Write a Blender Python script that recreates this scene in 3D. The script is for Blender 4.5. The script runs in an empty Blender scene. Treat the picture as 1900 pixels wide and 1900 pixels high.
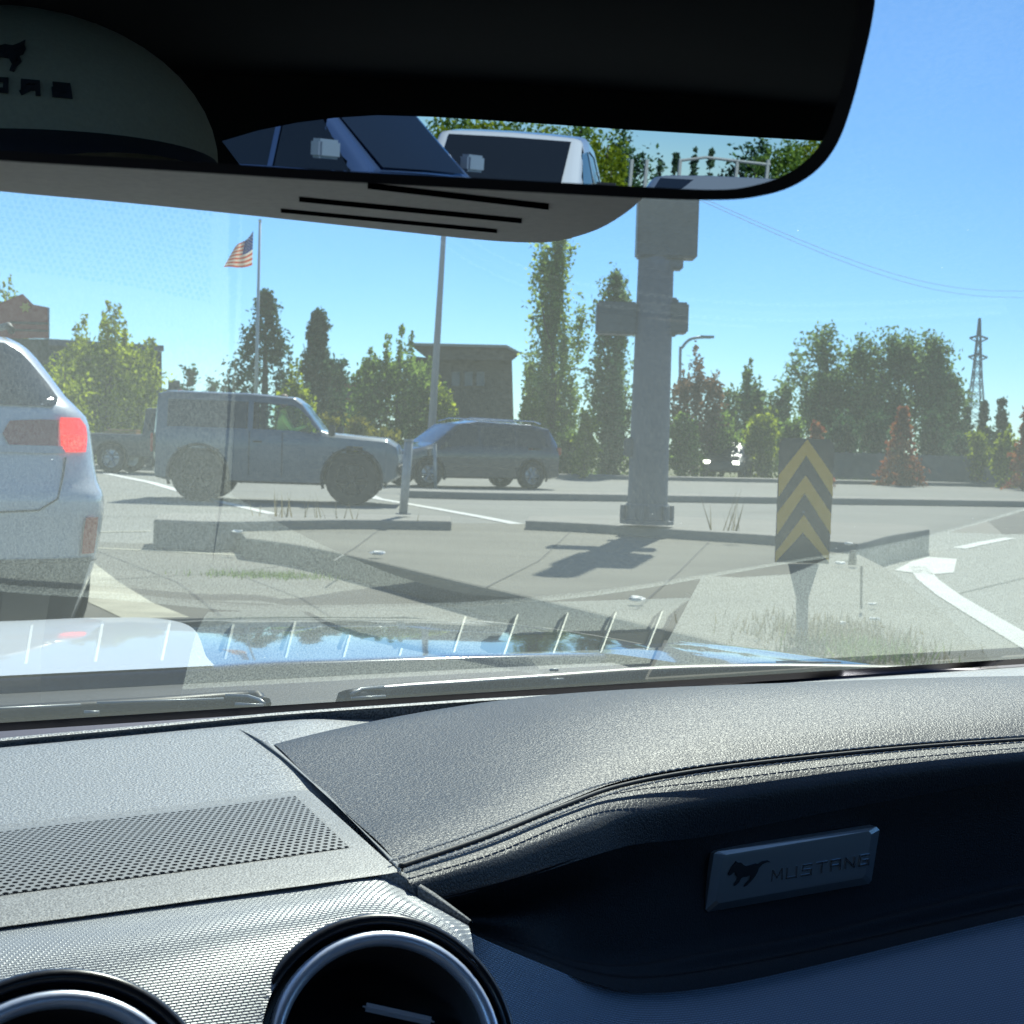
import bpy, bmesh, math, random
import numpy as np
from mathutils import Vector, Matrix

# ------------------------------------------------------------------ camera, sky, sun, exposure
S = bpy.context.scene
COL = S.collection
FP = 2800.0                       # focal length in photo pixels (photo is 1900 px wide)
EYE = Vector((0, 0, 1.15))
PITCH, ROLL = math.radians(-2.6), math.radians(1.8)
fwd = Vector((0, math.cos(PITCH), math.sin(PITCH)))
up0 = Vector((0, -math.sin(PITCH), math.cos(PITCH)))
cR = Vector((1, 0, 0)) * math.cos(ROLL) + up0 * math.sin(ROLL)
cU = -Vector((1, 0, 0)) * math.sin(ROLL) + up0 * math.cos(ROLL)
cam_d = bpy.data.cameras.new('camera'); cam = bpy.data.objects.new('camera', cam_d); COL.objects.link(cam)
m = Matrix((cR, cU, -fwd)).transposed().to_4x4(); m.translation = EYE
cam.matrix_world = m
cam_d.lens = FP / 1900 * 36; cam_d.sensor_width = 36; cam_d.clip_start = 0.02; cam_d.clip_end = 3000
cam_d.dof.use_dof = True; cam_d.dof.focus_distance = 1.0; cam_d.dof.aperture_fstop = 40
S.camera = cam

SUN_EL, SUN_AZ = math.radians(45), math.radians(12)       # azimuth from +Y towards +X
W = bpy.data.worlds.new("World"); S.world = W; W.use_nodes = True
wn = W.node_tree.nodes; wl = W.node_tree.links
sky = wn.new('ShaderNodeTexSky'); sky.sky_type = 'NISHITA'; sky.sun_disc = False
sky.sun_elevation = SUN_EL; sky.sun_rotation = SUN_AZ
sky.air_density = 0.8; sky.dust_density = 0.0; sky.ozone_density = 3.0; sky.altitude = 50
shs = wn.new('ShaderNodeHueSaturation'); shs.inputs['Saturation'].default_value = 1.2; shs.inputs['Value'].default_value = 1.0
smx = wn.new('ShaderNodeMix'); smx.data_type = 'RGBA'; smx.blend_type = 'MULTIPLY'; smx.inputs[0].default_value = 1; smx.inputs[7].default_value = (.80, .97, 1.18, 1)
wl.new(sky.outputs[0], shs.inputs['Color']); wl.new(shs.outputs[0], smx.inputs[6]); wl.new(smx.outputs[2], wn['Background'].inputs[0]); wn['Background'].inputs[1].default_value = 0.088
sd = bpy.data.lights.new('sun', 'SUN'); sun = bpy.data.objects.new('sun', sd); COL.objects.link(sun)
sd.energy = 4.6; sd.angle = math.radians(0.5); sd.color = (1, .97, .92)
sdir = Vector((math.sin(SUN_AZ) * math.cos(SUN_EL), math.cos(SUN_AZ) * math.cos(SUN_EL), math.sin(SUN_EL)))
sun.rotation_euler = sdir.to_track_quat('Z', 'Y').to_euler(); sun.location = (0, 0, 50)
S.view_settings.view_transform = 'Standard'; S.view_settings.look = 'None'
S.view_settings.exposure = 0.7; S.view_settings.gamma = 1
S.render.engine = 'CYCLES'
S.cycles.use_denoising = True
S.cycles.max_bounces = 8; S.cycles.diffuse_bounces = 4; S.cycles.glossy_bounces = 5; S.cycles.transparent_max_bounces = 16
S.cycles.sample_clamp_indirect = 6; S.cycles.caustics_reflective = False; S.cycles.caustics_refractive = False

# ------------------------------------------------------------------ coordinates
def ray(px, py): return fwd + cR * ((px - 950) / FP) - cU * ((py - 950) / FP)
def hor(px): return 823 + (px - 950) * 0.0314
def G(px, py, z=0.0):
    r = ray(px, py); t = (z - EYE.z) / r.z
    return EYE + r * t
def PD(px, py, d):
    r = ray(px, py); return EYE + r * (d / r.y)
def X0(px, d, z=0.0):
    p = PD(px, hor(px), d); return Vector((p.x, p.y, z))
def ZT(px, py, d): return PD(px, py, d).z
TH = math.radians(30)
CR_ = Vector((math.cos(TH), math.sin(TH), 0)); CF_ = Vector((-math.sin(TH), math.cos(TH), 0))
def CAR(u, v, w): return EYE + CR_ * u + CF_ * v + Vector((0, 0, w))
def uvw(p): q = p - EYE; return q.dot(CR_), q.dot(CF_), q.z
def PW(px, py, w): return G(px, py, EYE.z + w)
GS, GB, GW = 0.58, 1.13, -0.22               # windshield slope, base, height of base
def glassw(v): return GW + (GB - v) * GS

# ------------------------------------------------------------------ materials
def new_mat(name):
    m = bpy.data.materials.new(name); m.use_nodes = True
    return m, m.node_tree.nodes, m.node_tree.links, m.node_tree.nodes['Principled BSDF']
MC = {}
def M(name, col, rough=.5, metal=0, noise=0.0, nscale=5, bump=0.0, bscale=50, coat=0, spec=.5, emit=None, est=1, sheen=0, detail=4):
    if name in MC: return MC[name]
    m, n, l, b = new_mat(name)
    b.inputs['Base Color'].default_value = (*col, 1); b.inputs['Roughness'].default_value = rough
    b.inputs['Metallic'].default_value = metal; b.inputs['Coat Weight'].default_value = coat
    b.inputs['Coat Roughness'].default_value = .03
    b.inputs['Specular IOR Level'].default_value = spec
    if sheen: b.inputs['Sheen Weight'].default_value = sheen
    if emit: b.inputs['Emission Color'].default_value = (*emit, 1); b.inputs['Emission Strength'].default_value = est
    tc = n.new('ShaderNodeTexCoord')
    if noise:
        t = n.new('ShaderNodeTexNoise'); t.inputs['Scale'].default_value = nscale; t.inputs['Detail'].default_value = detail
        l.new(tc.outputs['Object'], t.inputs['Vector'])
        r = n.new('ShaderNodeValToRGB'); l.new(t.outputs['Fac'], r.inputs['Fac'])
        r.color_ramp.elements[0].position = .3; r.color_ramp.elements[1].position = .7
        r.color_ramp.elements[0].color = (*[max(0, c * (1 - noise)) for c in col], 1)
        r.color_ramp.elements[1].color = (*[min(1, c * (1 + noise)) for c in col], 1)
        l.new(r.outputs['Color'], b.inputs['Base Color'])
    if bump:
        t = n.new('ShaderNodeTexNoise'); t.inputs['Scale'].default_value = bscale; t.inputs['Detail'].default_value = 3
        l.new(tc.outputs['Object'], t.inputs['Vector'])
        bp = n.new('ShaderNodeBump'); bp.inputs['Strength'].default_value = bump; bp.inputs['Distance'].default_value = .5 / bscale
        l.new(t.outputs['Fac'], bp.inputs['Height']); l.new(bp.outputs[0], b.inputs['Normal'])
    MC[name] = m
    return m

def leaf_mat(name, col, col2=None, trans=.45):
    if name in MC: return MC[name]
    m, n, l, b = new_mat(name); n.remove(b)
    out = n['Material Output']
    geo = n.new('ShaderNodeNewGeometry'); r = n.new('ShaderNodeValToRGB')
    l.new(geo.outputs['Random Per Island'], r.inputs['Fac'])
    c2 = col2 or tuple(min(1, c * 1.7) for c in col)
    r.color_ramp.elements[0].color = (*[c * .55 for c in col], 1)
    r.color_ramp.elements[1].color = (*c2, 1); e = r.color_ramp.elements.new(.55); e.color = (*col, 1)
    d = n.new('ShaderNodeBsdfDiffuse'); t = n.new('ShaderNodeBsdfTranslucent'); mx = n.new('ShaderNodeMixShader')
    hs = n.new('ShaderNodeHueSaturation'); hs.inputs['Value'].default_value = 1.5; hs.inputs['Saturation'].default_value = 1.1
    l.new(r.outputs[0], d.inputs['Color']); l.new(r.outputs[0], hs.inputs['Color']); l.new(hs.outputs[0], t.inputs['Color'])
    mx.inputs[0].default_value = trans; l.new(d.outputs[0], mx.inputs[1]); l.new(t.outputs[0], mx.inputs[2])
    l.new(mx.outputs[0], out.inputs['Surface'])
    MC[name] = m
    return m

# ------------------------------------------------------------------ object helpers
def tag(o, label=None, cat=None, group=None, kind=None):
    if label: o['label'] = label
    if cat: o['category'] = cat
    if group: o['group'] = group
    if kind: o['kind'] = kind
    return o
def thing(name, label, cat, loc=(0, 0, 0), rz=0, group=None):
    o = bpy.data.objects.new(name, None); COL.objects.link(o); o.location = loc; o.rotation_euler = (0, 0, rz)
    o.empty_display_size = .2
    return tag(o, label, cat, group)
def link(name, me, mat, parent=None, world=False, smooth=False, label=None):
    o = bpy.data.objects.new(name, me); COL.objects.link(o)
    if mat is not None:
        for mm in (mat if isinstance(mat, (list, tuple)) else [mat]): me.materials.append(mm)
    if smooth:
        for p in me.polygons: p.use_smooth = True
    if parent is not None:
        o.parent = parent
        if parent.get('in_world') and parent.type == 'EMPTY': o.matrix_parent_inverse = Matrix.Translation(-parent.location)
    if label: o['label'] = label
    return o
def mesh(verts, faces, uvs=None):
    me = bpy.data.meshes.new('m'); me.from_pydata([tuple(v) for v in verts], [], faces)
    if uvs is not None:
        ul = me.uv_layers.new(name='UV')
        for lp in me.loops: ul.data[lp.index].uv = uvs[lp.vertex_index]
    me.validate(); me.update(); return me
class MB:
    def __init__(s): s.v = []; s.f = []
    def add(s, vs, fs):
        k = len(s.v); s.v += [Vector(v) for v in vs]; s.f += [tuple(i + k for i in f) for f in fs]; return s
    def box(s, c, sz, rot=None):
        x, y, z = [a / 2 for a in sz]; c = Vector(c)
        vs = [Vector(p) for p in ((-x, -y, -z), (x, -y, -z), (x, y, -z), (-x, y, -z), (-x, -y, z), (x, -y, z), (x, y, z), (-x, y, z))]
        if rot is not None: vs = [rot @ p for p in vs]
        return s.add([c + p for p in vs], [(0, 3, 2, 1), (4, 5, 6, 7), (0, 1, 5, 4), (1, 2, 6, 5), (2, 3, 7, 6), (3, 0, 4, 7)])
    def tube(s, pts, r, n=10, caps=True):
        pts = [Vector(p) for p in pts]; rs = r if isinstance(r, (list, tuple)) else [r] * len(pts)
        vs = []; prev = None
        for i, p in enumerate(pts):
            t = (pts[min(i + 1, len(pts) - 1)] - pts[max(i - 1, 0)]).normalized()
            a = Vector((0, 0, 1)) if abs(t.z) < .9 else Vector((1, 0, 0))
            if prev is not None: x = (prev - t * prev.dot(t)).normalized()
            else: x = t.cross(a).normalized()
            prev = x; y = t.cross(x)
            for k in range(n):
                an = 2 * math.pi * k / n; vs.append(p + (x * math.cos(an) + y * math.sin(an)) * rs[i])
        fs = []
        for i in range(len(pts) - 1):
            for k in range(n):
                fs.append((i * n + k, i * n + (k + 1) % n, (i + 1) * n + (k + 1) % n, (i + 1) * n + k))
        if caps: fs.append(tuple(range(n))[::-1]); fs.append(tuple((len(pts) - 1) * n + k for k in range(n)))
        return s.add(vs, fs)
    def prism(s, bottom, top):
        n = len(bottom)
        fs = [tuple(range(n))[::-1], tuple(range(n, 2 * n))] + [(i, (i + 1) % n, n + (i + 1) % n, n + i) for i in range(n)]
        return s.add(list(bottom) + list(top), fs)
    def lathe(s, prof, c, axis, n=32, close=False):
        c = Vector(c); axis = Vector(axis).normalized(); a = Vector((0, 0, 1)) if abs(axis.z) < .9 else Vector((1, 0, 0))
        x = axis.cross(a).normalized(); y = axis.cross(x); vs = []; fs = []
        for (r, h) in prof:
            for k in range(n):
                an = 2 * math.pi * k / n; vs.append(c + axis * h + (x * math.cos(an) + y * math.sin(an)) * r)
        m_ = len(prof)
        for i in range(m_ if close else m_ - 1):
            j = (i + 1) % m_
            for k in range(n): fs.append((i * n + k, i * n + (k + 1) % n, j * n + (k + 1) % n, j * n + k))
        return s.add(vs, fs)
    def build(s, name, mat, parent=None, world=False, smooth=False, label=None, bevel=0, auto=None):
        me = mesh(s.v, s.f)
        bm = bmesh.new(); bm.from_mesh(me); bmesh.ops.recalc_face_normals(bm, faces=bm.faces)
        if bevel: bmesh.ops.bevel(bm, geom=bm.edges[:], offset=bevel, segments=2, affect='EDGES', clamp_overlap=True)
        bm.to_mesh(me); bm.free()
        o = link(name, me, mat, parent, world, smooth, label)
        if auto: me.set_sharp_from_angle(angle=math.radians(auto))
        return o
def cr(p0, p1, p2, p3, t):
    return ((2 * p1) + (p2 - p0) * t + (2 * p0 - 5 * p1 + 4 * p2 - p3) * t * t + (3 * p1 - p0 - 3 * p2 + p3) * t ** 3) * .5
def spline(pts, k):
    out = []; n = len(pts)
    for i in range(n - 1):
        a, b, c, d = pts[max(i - 1, 0)], pts[i], pts[i + 1], pts[min(i + 2, n - 1)]
        for j in range(k): out.append(cr(a, b, c, d, j / k))
    out.append(pts[-1]); return out
def grid_mesh(rows, ku=4, kv=4):
    """rows: list of rows of points; smooth grid with metric UV"""
    rows = [spline(r, ku) for r in rows]
    cols = [spline(list(c), kv) for c in zip(*rows)]
    rows = [list(r) for r in zip(*cols)]
    nr, nc = len(rows), len(rows[0]); vs = [p for r in rows for p in r]; uv = []
    mid = nc // 2; vacc = [0]
    for i in range(1, nr): vacc.append(vacc[-1] + (rows[i][mid] - rows[i - 1][mid]).length)
    for i in range(nr):
        acc = 0
        for j in range(nc):
            if j: acc += (rows[i][j] - rows[i][j - 1]).length
            uv.append((acc, vacc[i]))
    fs = [(i * nc + j, i * nc + j + 1, (i + 1) * nc + j + 1, (i + 1) * nc + j) for i in range(nr - 1) for j in range(nc - 1)]
    return mesh(vs, fs, uv)
def gridobj(name, rows, mat, parent, ku=4, kv=4, label=None, flip=False, thick=0):
    me = grid_mesh(rows, ku, kv)
    if flip: me.flip_normals()
    o = link(name, me, mat, parent, True, True, label)
    if thick:
        md = o.modifiers.new('s', 'SOLIDIFY'); md.thickness = thick; md.offset = -1
    return o
def flat_poly(pts_px, z, name, mat, kind='structure', parent=None, thick=0, label=None, cat=None, world=True, sub=0):
    pts = [G(x, y, z) for x, y in pts_px]
    mb = MB()
    if thick: mb.prism([p - Vector((0, 0, thick)) for p in pts], pts)
    else: mb.add(pts, [tuple(range(len(pts)))])
    o = mb.build(name, mat, parent, world)
    if kind: o['kind'] = kind
    if label: tag(o, label, cat)
    return o
def curve_px(pts, k=6):
    return [(v.x, v.y) for v in spline([Vector((x, y, 0)) for x, y in pts], k)]

# letters: polylines on a 1 x .62 cell
LET = {
 'M': [[(0, 0), (.08, .62), (.5, .15), (.92, .62), (1, 0)]], 'U': [[(0, .62), (0, 0), (.9, 0), (.9, .62)]],
 'S': [[(.95, .62), (.1, .62), (.05, .33), (.9, .31), (.9, 0), (0, 0)]], 'T': [[(0, .62), (1, .62)], [(.5, .62), (.5, 0)]],
 'A': [[(0, 0), (0, .62), (.9, .62), (.9, 0)], [(0, .28), (.9, .28)]], 'N': [[(0, 0), (0, .62), (.9, 0), (.9, .62)]],
 'G': [[(.95, .62), (0, .62), (0, 0), (.9, 0), (.9, .3), (.45, .3)]], 'B': [[(0, 0), (0, .62), (.85, .62), (.85, .34), (0, .32)], [(0, 0), (.95, 0), (.95, .3)]],
 'R': [[(0, 0), (0, .62), (.9, .62), (.9, .3), (0, .28)], [(.45, .28), (.95, 0)]], 'O': [[(0, 0), (0, .62), (.9, .62), (.9, 0), (0, 0)]],
 'C': [[(.95, .62), (0, .62), (0, 0), (.95, 0)]], 'D': [[(0, 0), (0, .62), (.7, .62), (.95, .45), (.95, .15), (.7, 0), (0, 0)]],
 'E': [[(.95, .62), (0, .62), (0, 0), (.95, 0)], [(0, .31), (.8, .31)]], 'L': [[(0, .62), (0, 0), (.9, 0)]], 'P': [[(0, 0), (0, .62), (.9, .62), (.9, .3), (0, .28)]]}
def letters(mb, text, org, dx, dy, nrm, w, h, gap, t, depth):
    """raised strokes; org lower left, dx, dy unit vectors"""
    x0 = 0
    for ch in text:
        for pl in LET.get(ch, []):
            for (a, b) in zip(pl, pl[1:]):
                A = Vector((x0 + a[0] * w, a[1] / .62 * h)); B = Vector((x0 + b[0] * w, b[1] / .62 * h))
                e = (B - A); L = e.length; e.normalize(); q = Vector((-e.y, e.x)) * t / 2; A -= e * t / 2; B += e * t / 2
                f = lambda p, k: org + dx * p.x + dy * p.y + nrm * k
                mb.prism([f(A - q, 0), f(B - q, 0), f(B + q, 0), f(A + q, 0)], [f(A - q, depth), f(B - q, depth), f(B + q, depth), f(A + q, depth)])
        x0 += w + gap
HORSE = [(0,.50),(.02,.44),(.07,.46),(.12,.52),(.17,.50),(.20,.40),(.24,.34),(.22,.24),(.17,.18),(.16,.10),(.20,.12),(.27,.20),(.31,.30),(.36,.33),(.45,.32),(.50,.36),(.55,.30),(.52,.20),(.44,.12),(.40,.03),(.46,.05),(.52,.12),(.60,.22),(.66,.32),(.70,.42),(.72,.52),(.80,.62),(.90,.66),(1.0,.64),(.92,.72),(.80,.71),(.70,.64),(.64,.68),(.52,.66),(.42,.64),(.34,.70),(.28,.78),(.20,.80),(.16,.84),(.14,.78),(.08,.70),(.04,.60)]

# ------------------------------------------------------------------ ground, road, islands
def asphalt(name, c, n=.18, ns=.35, b=.35):
    if name in MC: return MC[name]
    m, nd, l, bs = new_mat(name); tc = nd.new('ShaderNodeTexCoord')
    t1 = nd.new('ShaderNodeTexNoise'); t1.inputs['Scale'].default_value = ns; t1.inputs['Detail'].default_value = 6
    t2 = nd.new('ShaderNodeTexNoise'); t2.inputs['Scale'].default_value = 90; t2.inputs['Detail'].default_value = 2
    mp = nd.new('ShaderNodeMapping'); mp.inputs['Scale'].default_value = (.25, 1.4, 1)
    t3 = nd.new('ShaderNodeTexNoise'); t3.inputs['Scale'].default_value = 1.1; t3.inputs['Detail'].default_value = 5
    l.new(tc.outputs['Object'], t1.inputs['Vector']); l.new(tc.outputs['Object'], t2.inputs['Vector'])
    l.new(tc.outputs['Object'], mp.inputs['Vector']); l.new(mp.outputs[0], t3.inputs['Vector'])
    mx = nd.new('ShaderNodeMix'); mx.inputs[0].default_value = .5; l.new(t1.outputs[0], mx.inputs[2]); l.new(t3.outputs[0], mx.inputs[3])
    mx2 = nd.new('ShaderNodeMix'); mx2.inputs[0].default_value = .35; l.new(mx.outputs[0], mx2.inputs[2]); l.new(t2.outputs[0], mx2.inputs[3])
    r = nd.new('ShaderNodeValToRGB'); r.color_ramp.elements[0].position = .32; r.color_ramp.elements[1].position = .68
    r.color_ramp.elements[0].color = (*[x * (1 - n) for x in c], 1); r.color_ramp.elements[1].color = (*[x * (1 + n) for x in c], 1)
    l.new(mx2.outputs[0], r.inputs[0]); l.new(r.outputs[0], bs.inputs['Base Color']); bs.inputs['Roughness'].default_value = .85
    bs.inputs['Specular IOR Level'].default_value = .25
    bp = nd.new('ShaderNodeBump'); bp.inputs['Strength'].default_value = b; bp.inputs['Distance'].default_value = .01
    l.new(t2.outputs[0], bp.inputs['Height']); l.new(bp.outputs[0], bs.inputs['Normal'])
    MC[name] = m; return m
m_ground = M('dry_ground', (.16, .17, .07), .9, noise=.35, nscale=.3, bump=.4, bscale=8)
m_road = asphalt('road_asphalt', (.235, .235, .21), .18)
m_road2 = asphalt('road_near', (.165, .16, .135), .26)
m_isl = asphalt('island_concrete', (.19, .183, .148), .26, .5)
m_kerb = asphalt('kerb_concrete', (.27, .26, .23), .15, 2)
m_paint = asphalt('road_paint', (.72, .72, .68), .14, 3)
m_paint_old = asphalt('worn_paint', (.48, .46, .36), .45, 3)
g = MB().add([(-1500, -1500, 0), (1500, -1500, 0), (1500, 1500, 0), (-1500, 1500, 0)], [(0, 1, 2, 3)]).build('ground', m_ground); g['kind'] = 'structure'
fa, fb = G(150, 871), G(2000, 907)
fdir = (fb - fa).normalized()
rd = MB().add([Vector((-90, -60, .004)), Vector((90, -60, .004)), fb + fdir * 60 + Vector((0, 0, .004)), fb + Vector((0, 0, .004)), fa + Vector((0, 0, .004)), fa - fdir * 60 + Vector((0, 0, .004))], [(0, 1, 2, 3, 4, 5)]).build('road', m_road); rd['kind'] = 'structure'
# our own lane, slightly darker older asphalt
flat_poly([(-900, 1010), (170, 1005), (480, 1015), (900, 1120), (1500, 1290), (2500, 1500), (2500, 4000), (-900, 4000)], .008, 'road_lane', m_road2)
# far pavement behind the road
q = Vector((-fdir.y, fdir.x, 0))
pv = MB(); A = fa - fdir * 60; B = fb + fdir * 60
pv.prism([A, B, B + q * 1.6, A + q * 1.6], [p + Vector((0, 0, .14)) for p in (A, B, B + q * 1.6, A + q * 1.6)])
o = pv.build('pavement', m_kerb); o['kind'] = 'structure'
# median kerb strip
def island(name, front, back, z, mat, z0=0.0):
    top = [G(x, y, z) for x, y in curve_px(front, 5)] + [G(x, y, z) for x, y in back]
    mb = MB().prism([Vector((p.x, p.y, z0)) for p in top], top)
    o = mb.build(name, mat); md = o.modifiers.new('round', 'BEVEL'); md.width = .025; md.segments = 2; md.limit_method = 'ANGLE'; md.angle_limit = 1.0; o['kind'] = 'structure'; return o
island('median_strip', [(752, 910), (900, 914), (1100, 917), (1400, 922), (1900, 930), (2400, 940)], [(2400, 933), (1900, 925), (1400, 918), (1100, 913), (900, 910), (752, 906)], .15, m_kerb)
island('traffic_island', [(455, 998), (560, 1012), (700, 1042), (850, 1078), (1000, 1112), (1150, 1148), (1400, 1210), (1620, 1290), (1800, 1330)],
       [(1950, 1330), (1850, 1230), (1760, 1140), (1690, 1085), (1640, 1050), (1590, 1025), (1440, 1000), (1250, 985), (1000, 972), (850, 970), (600, 972), (440, 980)], .20, m_isl, .0)
island('kerb_strip', [(285, 963), (360, 966), (440, 967), (640, 964), (838, 967)], [(838, 957), (640, 953), (440, 953), (320, 952), (290, 955)], .30, m_kerb)
island('kerb_strip', [(975, 966), (1100, 972), (1250, 982), (1440, 994), (1572, 1007), (1600, 1007), (1650, 994), (1725, 982)], [(1722, 976), (1650, 972), (1450, 966), (1200, 956), (980, 957)], .30, m_kerb)

def stripe(pts, mat, name='road_marking', z=.012):
    """pts: (px, py, half width in m)"""
    P = [G(x, y, z) for x, y, w in pts]; vs = []
    for i, p in enumerate(P):
        t = (P[min(i + 1, len(P) - 1)] - P[max(i - 1, 0)]).normalized(); nrm = Vector((-t.y, t.x, 0)); w = pts[i][2]
        vs += [p + nrm * w, p - nrm * w]
    fs = [(2 * i, 2 * i + 1, 2 * i + 3, 2 * i + 2) for i in range(len(P) - 1)]
    o = MB().add(vs, fs).build(name, mat); o['kind'] = 'structure'
stripe([(195, 878, .12), (280, 895, .12), (365, 920, .1), (440, 938, .1), (510, 954, .1)], m_paint)
stripe([(640, 900, .13), (700, 925, .11), (800, 942, .11), (900, 960, .11), (975, 975, .11)], m_paint)
stripe([(1702, 1050, .09), (1722, 1075, .1), (1760, 1104, .1), (1820, 1140, .1), (1900, 1187, .1), (2000, 1246, .1)], m_paint)
flat_poly([(1660, 1058), (1690, 1042), (1722, 1033), (1775, 1037), (1770, 1062), (1725, 1066)], .012, 'road_marking', m_paint)
stripe([(1780, 1017, .09), (1820, 1008, .09), (1874, 998, .09)], m_paint)
stripe([(120, 1040, .22), (165, 1080, .22), (225, 1118, .2), (300, 1150, .2)], m_paint_old)
stripe([(-100, 1013, .05), (170, 1016, .05), (455, 1030, .04)], m_paint_old)
stripe([(-100, 990, .05), (170, 987, .05), (280, 985, .04)], m_paint_old)

m_tar = M('tar_seam', (.06, .058, .05), .8)
for pts in ([(-60, 1092, .012), (200, 1075, .012), (430, 1062, .012), (520, 1050, .01)], [(150, 1010, .012), (330, 1080, .012), (420, 1150, .012)], [(430, 1062, .01), (560, 1110, .01), (640, 1160, .01)], [(1780, 1100, .012), (1950, 1060, .012)], [(170, 958, .015), (450, 957, .015)], [(1000, 944, .015), (1500, 952, .015), (1900, 962, .015)]):
    stripe(pts, m_tar, 'road_seam', .011)
for pts in ([(620, 1040), (660, 1015), (700, 985)], [(900, 1090), (1000, 1040), (1060, 985)], [(1180, 1130), (1260, 1060), (1320, 1000)]):
    stripe([(x, y, .008) for x, y in pts], m_tar, 'island_joint', .205)
# ------------------------------------------------------------------ trees
def env(kind, t):
    if kind == 'conifer': return (1 - t) ** .95 * (1 if t > .06 else t / .06)
    if kind == 'pine': return (1 - t) ** .55 * (.7 + .3 * math.sin(t * 23))
    if kind == 'column': return (math.sin(math.pi * min(1, max(0, t * .93 + .04))) ** .45) * (1 - .45 * t ** 2)
    if kind == 'maple': return max(0, math.sin(math.pi * (t * .80 + .13))) ** .8
    if kind == 'shrub': return max(0, 1 - (t * .97) ** 2.2) ** .5
    return max(0, 1 - (2 * t - .95) ** 2 / 1.05) ** .5
def tree(label, px, hw, top, d, kind, mat, seed, n=4200, name='deciduous_tree', cat='tree', group=None, base_t=.12, leaf=1.0, zbase=0.0, loc=None, dims=None, bark=None):
    rnd = np.random.RandomState(seed); s = d / FP
    if loc is None:
        L = X0(px, d, zbase); H = ZT(px, top, d) - zbase; R = hw * s
    else: L = Vector(loc); H, R = dims
    root = thing(name, label, cat, L, 0, group)
    ls = 4.3 * s * leaf
    C = []; z0 = H * base_t
    ntw = max(20, n // 14)
    nc_ = 26 if kind != 'column' else 34
    cent = []
    for i in range(nc_):
        a = rnd.uniform(0, 2 * math.pi); t = rnd.uniform(.02, 1); rr = R * env(kind, t) * rnd.uniform(.15, .92); cent.append((math.cos(a) * rr, math.sin(a) * rr, z0 + (H - z0) * t))
    cent = np.array(cent)
    for i in range(ntw):
        a = rnd.uniform(0, 2 * math.pi); t = rnd.uniform(0, 1) ** (1.0 if kind != 'conifer' else 1.35) * (.84 if kind == 'maple' else 1)
        lobes = 1 + .16 * math.sin(3 * a + seed) * math.cos(5 * t * 3 + seed * 2) + .1 * rnd.randn()
        r = R * env(kind, t) * lobes
        z = z0 + (H - z0) * t
        if kind in ('conifer', 'pine'):
            nt = 15; kk = math.floor((z - z0) / (H - z0) * nt); a = (math.floor(a / 6.2832 * 9) + .5 + .35 * rnd.randn()) / 9 * 6.2832 + kk * 1.3
            z = z0 + (kk + .5 + .22 * rnd.randn()) * (H - z0) / nt; r *= (.72 + .36 * ((kk * 7 + int(a * 1.43)) % 5) / 4)
            q = np.array([math.cos(a) * r, math.sin(a) * r, z - r * .22]); p0 = np.array([0, 0, z + .1 * r]); u0 = rnd.uniform(.15, .6)
        elif kind in ('maple', 'column'):
            el = (.9 if kind == 'maple' else 1.6) * R * rnd.uniform(.3, 1.1)
            rr = r * rnd.uniform(.5, 1) ** .5
            c_ = cent[rnd.randint(nc_)]
            if kind == 'column': a = math.atan2(c_[1], c_[0]); rr = math.hypot(c_[0], c_[1]) + .12 * R * rnd.randn(); z = c_[2] + .5 * R * rnd.randn(); el *= .7
            q = np.array([math.cos(a) * rr, math.sin(a) * rr, (z + el * .35) * .78 if kind == 'maple' else min(z + el * .35, H * (1 + .03 * rnd.rand()))]); p0 = np.array([math.cos(a) * rr * .55, math.sin(a) * rr * .55, z - el * .65]); u0 = .1
        else:
            rr = r * rnd.uniform(.25, 1) ** .4
            q = np.array([math.cos(a) * rr, math.sin(a) * rr, z + .12 * R * rnd.randn() * .5]); c_ = cent[rnd.randint(nc_)]; q = q * .25 + (c_ + rnd.randn(3) * R * np.array([.16, .16, .12])) * .75; p0 = q - np.array([math.cos(a), math.sin(a), .2 * rnd.randn()]) * R * .28; u0 = 0
        k = 14; u = (u0 + (1 - u0) * rnd.uniform(0, 1, k) ** .6)[:, None]
        sp = .055 * R + 1.1 * ls if kind in ('maple', 'column') else (.09 * R + ls)
        if kind in ('conifer', 'pine'): sp = .045 * R + .8 * ls
        pts = p0 + (q - p0) * u + rnd.randn(k, 3) * sp * (1.1 - .6 * u)
        C.append(pts)
    if kind == 'maple':
        for i in range(22):
            a = rnd.uniform(0, 2 * math.pi); rr = R * rnd.uniform(0, 1.0); zt = H * (1.0 - .38 * (rr / R) ** 1.5) * (rnd.uniform(.86, 1.04) if i else 1.03); zb_ = zt - H * .40
            k = max(20, n // 60); u = rnd.uniform(0, 1, k)[:, None]
            C.append(np.array([math.cos(a) * rr, math.sin(a) * rr, zb_]) + u * np.array([math.cos(a) * R * .08, math.sin(a) * R * .08, zt - zb_]) + rnd.randn(k, 3) * np.array([.07 * R, .07 * R, .03 * R]) * (1.5 - 1.2 * u))
    C = np.concatenate(C); C[:, 2] = np.maximum(C[:, 2], .05)
    n_ = len(C)
    a1 = rnd.randn(n_, 3); a1 /= np.linalg.norm(a1, axis=1)[:, None]; b1 = rnd.randn(n_, 3); b1 -= a1 * (a1 * b1).sum(1)[:, None]; b1 /= np.linalg.norm(b1, axis=1)[:, None]
    sz = ls * rnd.uniform(.6, 1.5, n_)[:, None]
    V = np.stack([C - a1 * sz, C + b1 * sz * .55, C + a1 * sz, C - b1 * sz * .55], 1).reshape(-1, 3)
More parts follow.
